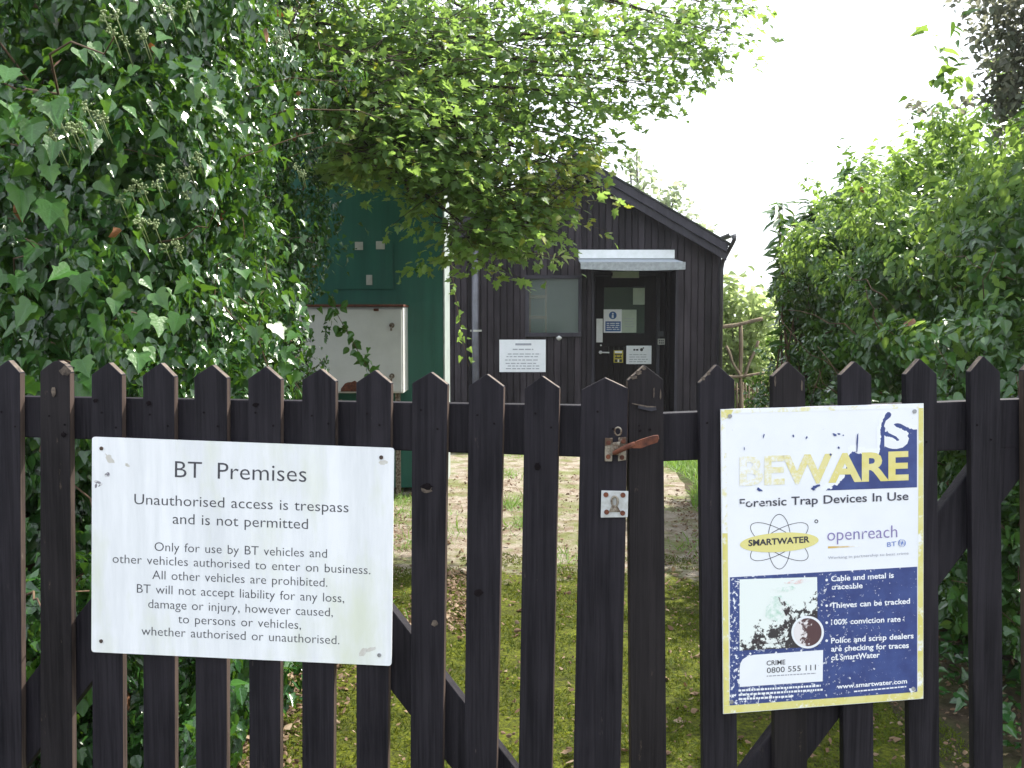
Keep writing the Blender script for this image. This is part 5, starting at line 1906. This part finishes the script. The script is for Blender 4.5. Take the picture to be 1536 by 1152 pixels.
GL = Leaves(102)
P = ground_pts(16000, 1.36, 2.5, 6.0, 13.2)
edge = 1.42 + .016 * P[:, 1] + .1 * np.sin(P[:, 1] * 2.2)
P = P[(P[:, 0] > edge) & (rg.uniform(size=len(P)) < np.clip((P[:, 1] - 6.2) / 1.5, .1, 1))]
GL.add(P, np.array([0, -.6, .35]) + rg.normal(size=P.shape) * .6, np.array([0, 0, 1.]) + rg.normal(size=P.shape) * .35, rg.uniform(.05, .13, len(P)), T_BLADE, 0)
for cx, cy, n, sp in ((.02, 8.0, 420, .12), (.12, 7.2, 260, .10), (-.05, 9.6, 160, .10), (-.72, 7.6, 260, .14), (-.6, 6.6, 120, .12), (-.95, 8.2, 300, .12), (.3, 6.2, 120, .08), (.05, 11.0, 80, .08), (-.5, 7.0, 120, .15), (1.3, 6.5, 200, .15), (1.35, 5.2, 160, .12), (-.95, 5.0, 120, .2)):
    k = np.column_stack([rg.normal(cx, sp, n), rg.normal(cy, sp * 1.3, n), np.zeros(n)])
    GL.add(k, np.array([0, -.6, .5]) + rg.normal(size=k.shape) * .6, np.array([0, 0, 1.]) + rg.normal(size=k.shape) * .5, rg.uniform(.03, .10, n), T_BLADE, 0)
tag(GL.build('grass', [M['grass']]), kind='stuff')

MT = Leaves(103)
mlump = Lumps(104, [(.5, .5), (.2, .35), (.09, .2)])
P = ground_pts(90000, -1.05, 1.62, 3.0, 6.6)
d = mlump(P) + np.clip((5.9 - P[:, 1]) * .9, -1.2, .30)
P = P[(d > .02)]
MT.add(P, np.array([0, -.5, .6]) + rg.normal(size=P.shape) * .6, np.array([0, 0, .7]) + rg.normal(size=P.shape) * .6, rg.uniform(.010, .022, len(P)), T_TUFT, 0)
tag(MT.build('moss_tufts', [M['moss_tuft']]), kind='stuff')

LT = Leaves(105)
ps = [ground_pts(1500, -1.0, 1.55, 3.0, 6.0), ground_pts(2600, -1.0, 1.5, 5.6, 9.6), ground_pts(1500, -.54, -.1, 4.7, 5.9), ground_pts(3500, -1.05, -.55, 3.2, 5.6), ground_pts(700, .7, 1.6, 3.2, 6.5), ground_pts(5200, -1.6, -.55, 3.0, 7.6), ground_pts(260, -1.0, 1.5, 9.6, 12),
      ground_pts(1500, 1.25, 1.75, 4.4, 8.2), ground_pts(3600, 1.5, 3.0, 2.6, 8.0)]
P = np.concatenate(ps); P[:, 2] = rg.uniform(.004, .028, len(P))
left_lim = rg.uniform(size=len(P)) < np.where((P[:, 0] > -1.0) & (P[:, 0] < -.55), np.clip((-.6 - P[:, 0]) * 3.2, .06, 1), 1)
P = P[left_lim]
LT.add(P, np.array([0, 0, 1.]) + rg.normal(size=P.shape) * .45, rg.normal(size=P.shape) * np.array([1, 1, .2]), rg.uniform(.008, .026, len(P)) * np.where(rg.uniform(size=len(P)) < .10, 1.8, 1), T_CURL, 0)
tag(LT.build('leaf_litter', [M['litter']]), kind='stuff')

# low ivy creeping over the soil at the foot of both hedges
IC = Leaves(106)
P = np.concatenate([ground_pts(900, 1.65, 2.6, 2.7, 5.5), ground_pts(900, -1.5, -1.0, 2.9, 5.5)]); P[:, 2] = rg.uniform(.02, .10, len(P))
IC.add(P, np.array([0, -.3, 1.]) + rg.normal(size=P.shape) * .4, rg.normal(size=P.shape) * np.array([1, 1, .3]), rg.uniform(.03, .06, len(P)), T_IVY3, 0)
tag(IC.build('ground_ivy', [M['ivy']]), kind='stuff')

# ------------------------------------------------------------------ thin scattering air added to imitate lens veiling glare
hb = MB()
hb.box(-310, 310, -42, 505, -1.2, 7.5)
hz_o = hb.build('glare_haze', [], None)
hm = bpy.data.materials.new('glare_air'); hm.use_nodes = True
ht = hm.node_tree
for nd in list(ht.nodes):
    if nd.type == 'BSDF_PRINCIPLED': ht.nodes.remove(nd)
pv = ht.nodes.new('ShaderNodeVolumePrincipled')
pv.inputs['Color'].default_value = (.92, .94, 1, 1)
pv.inputs['Density'].default_value = .0007
pv.inputs['Anisotropy'].default_value = .6
ht.links.new(pv.outputs[0], ht.nodes['Material Output'].inputs['Volume'])
hz_o.data.materials.append(hm)
tag(hz_o, kind='stuff')
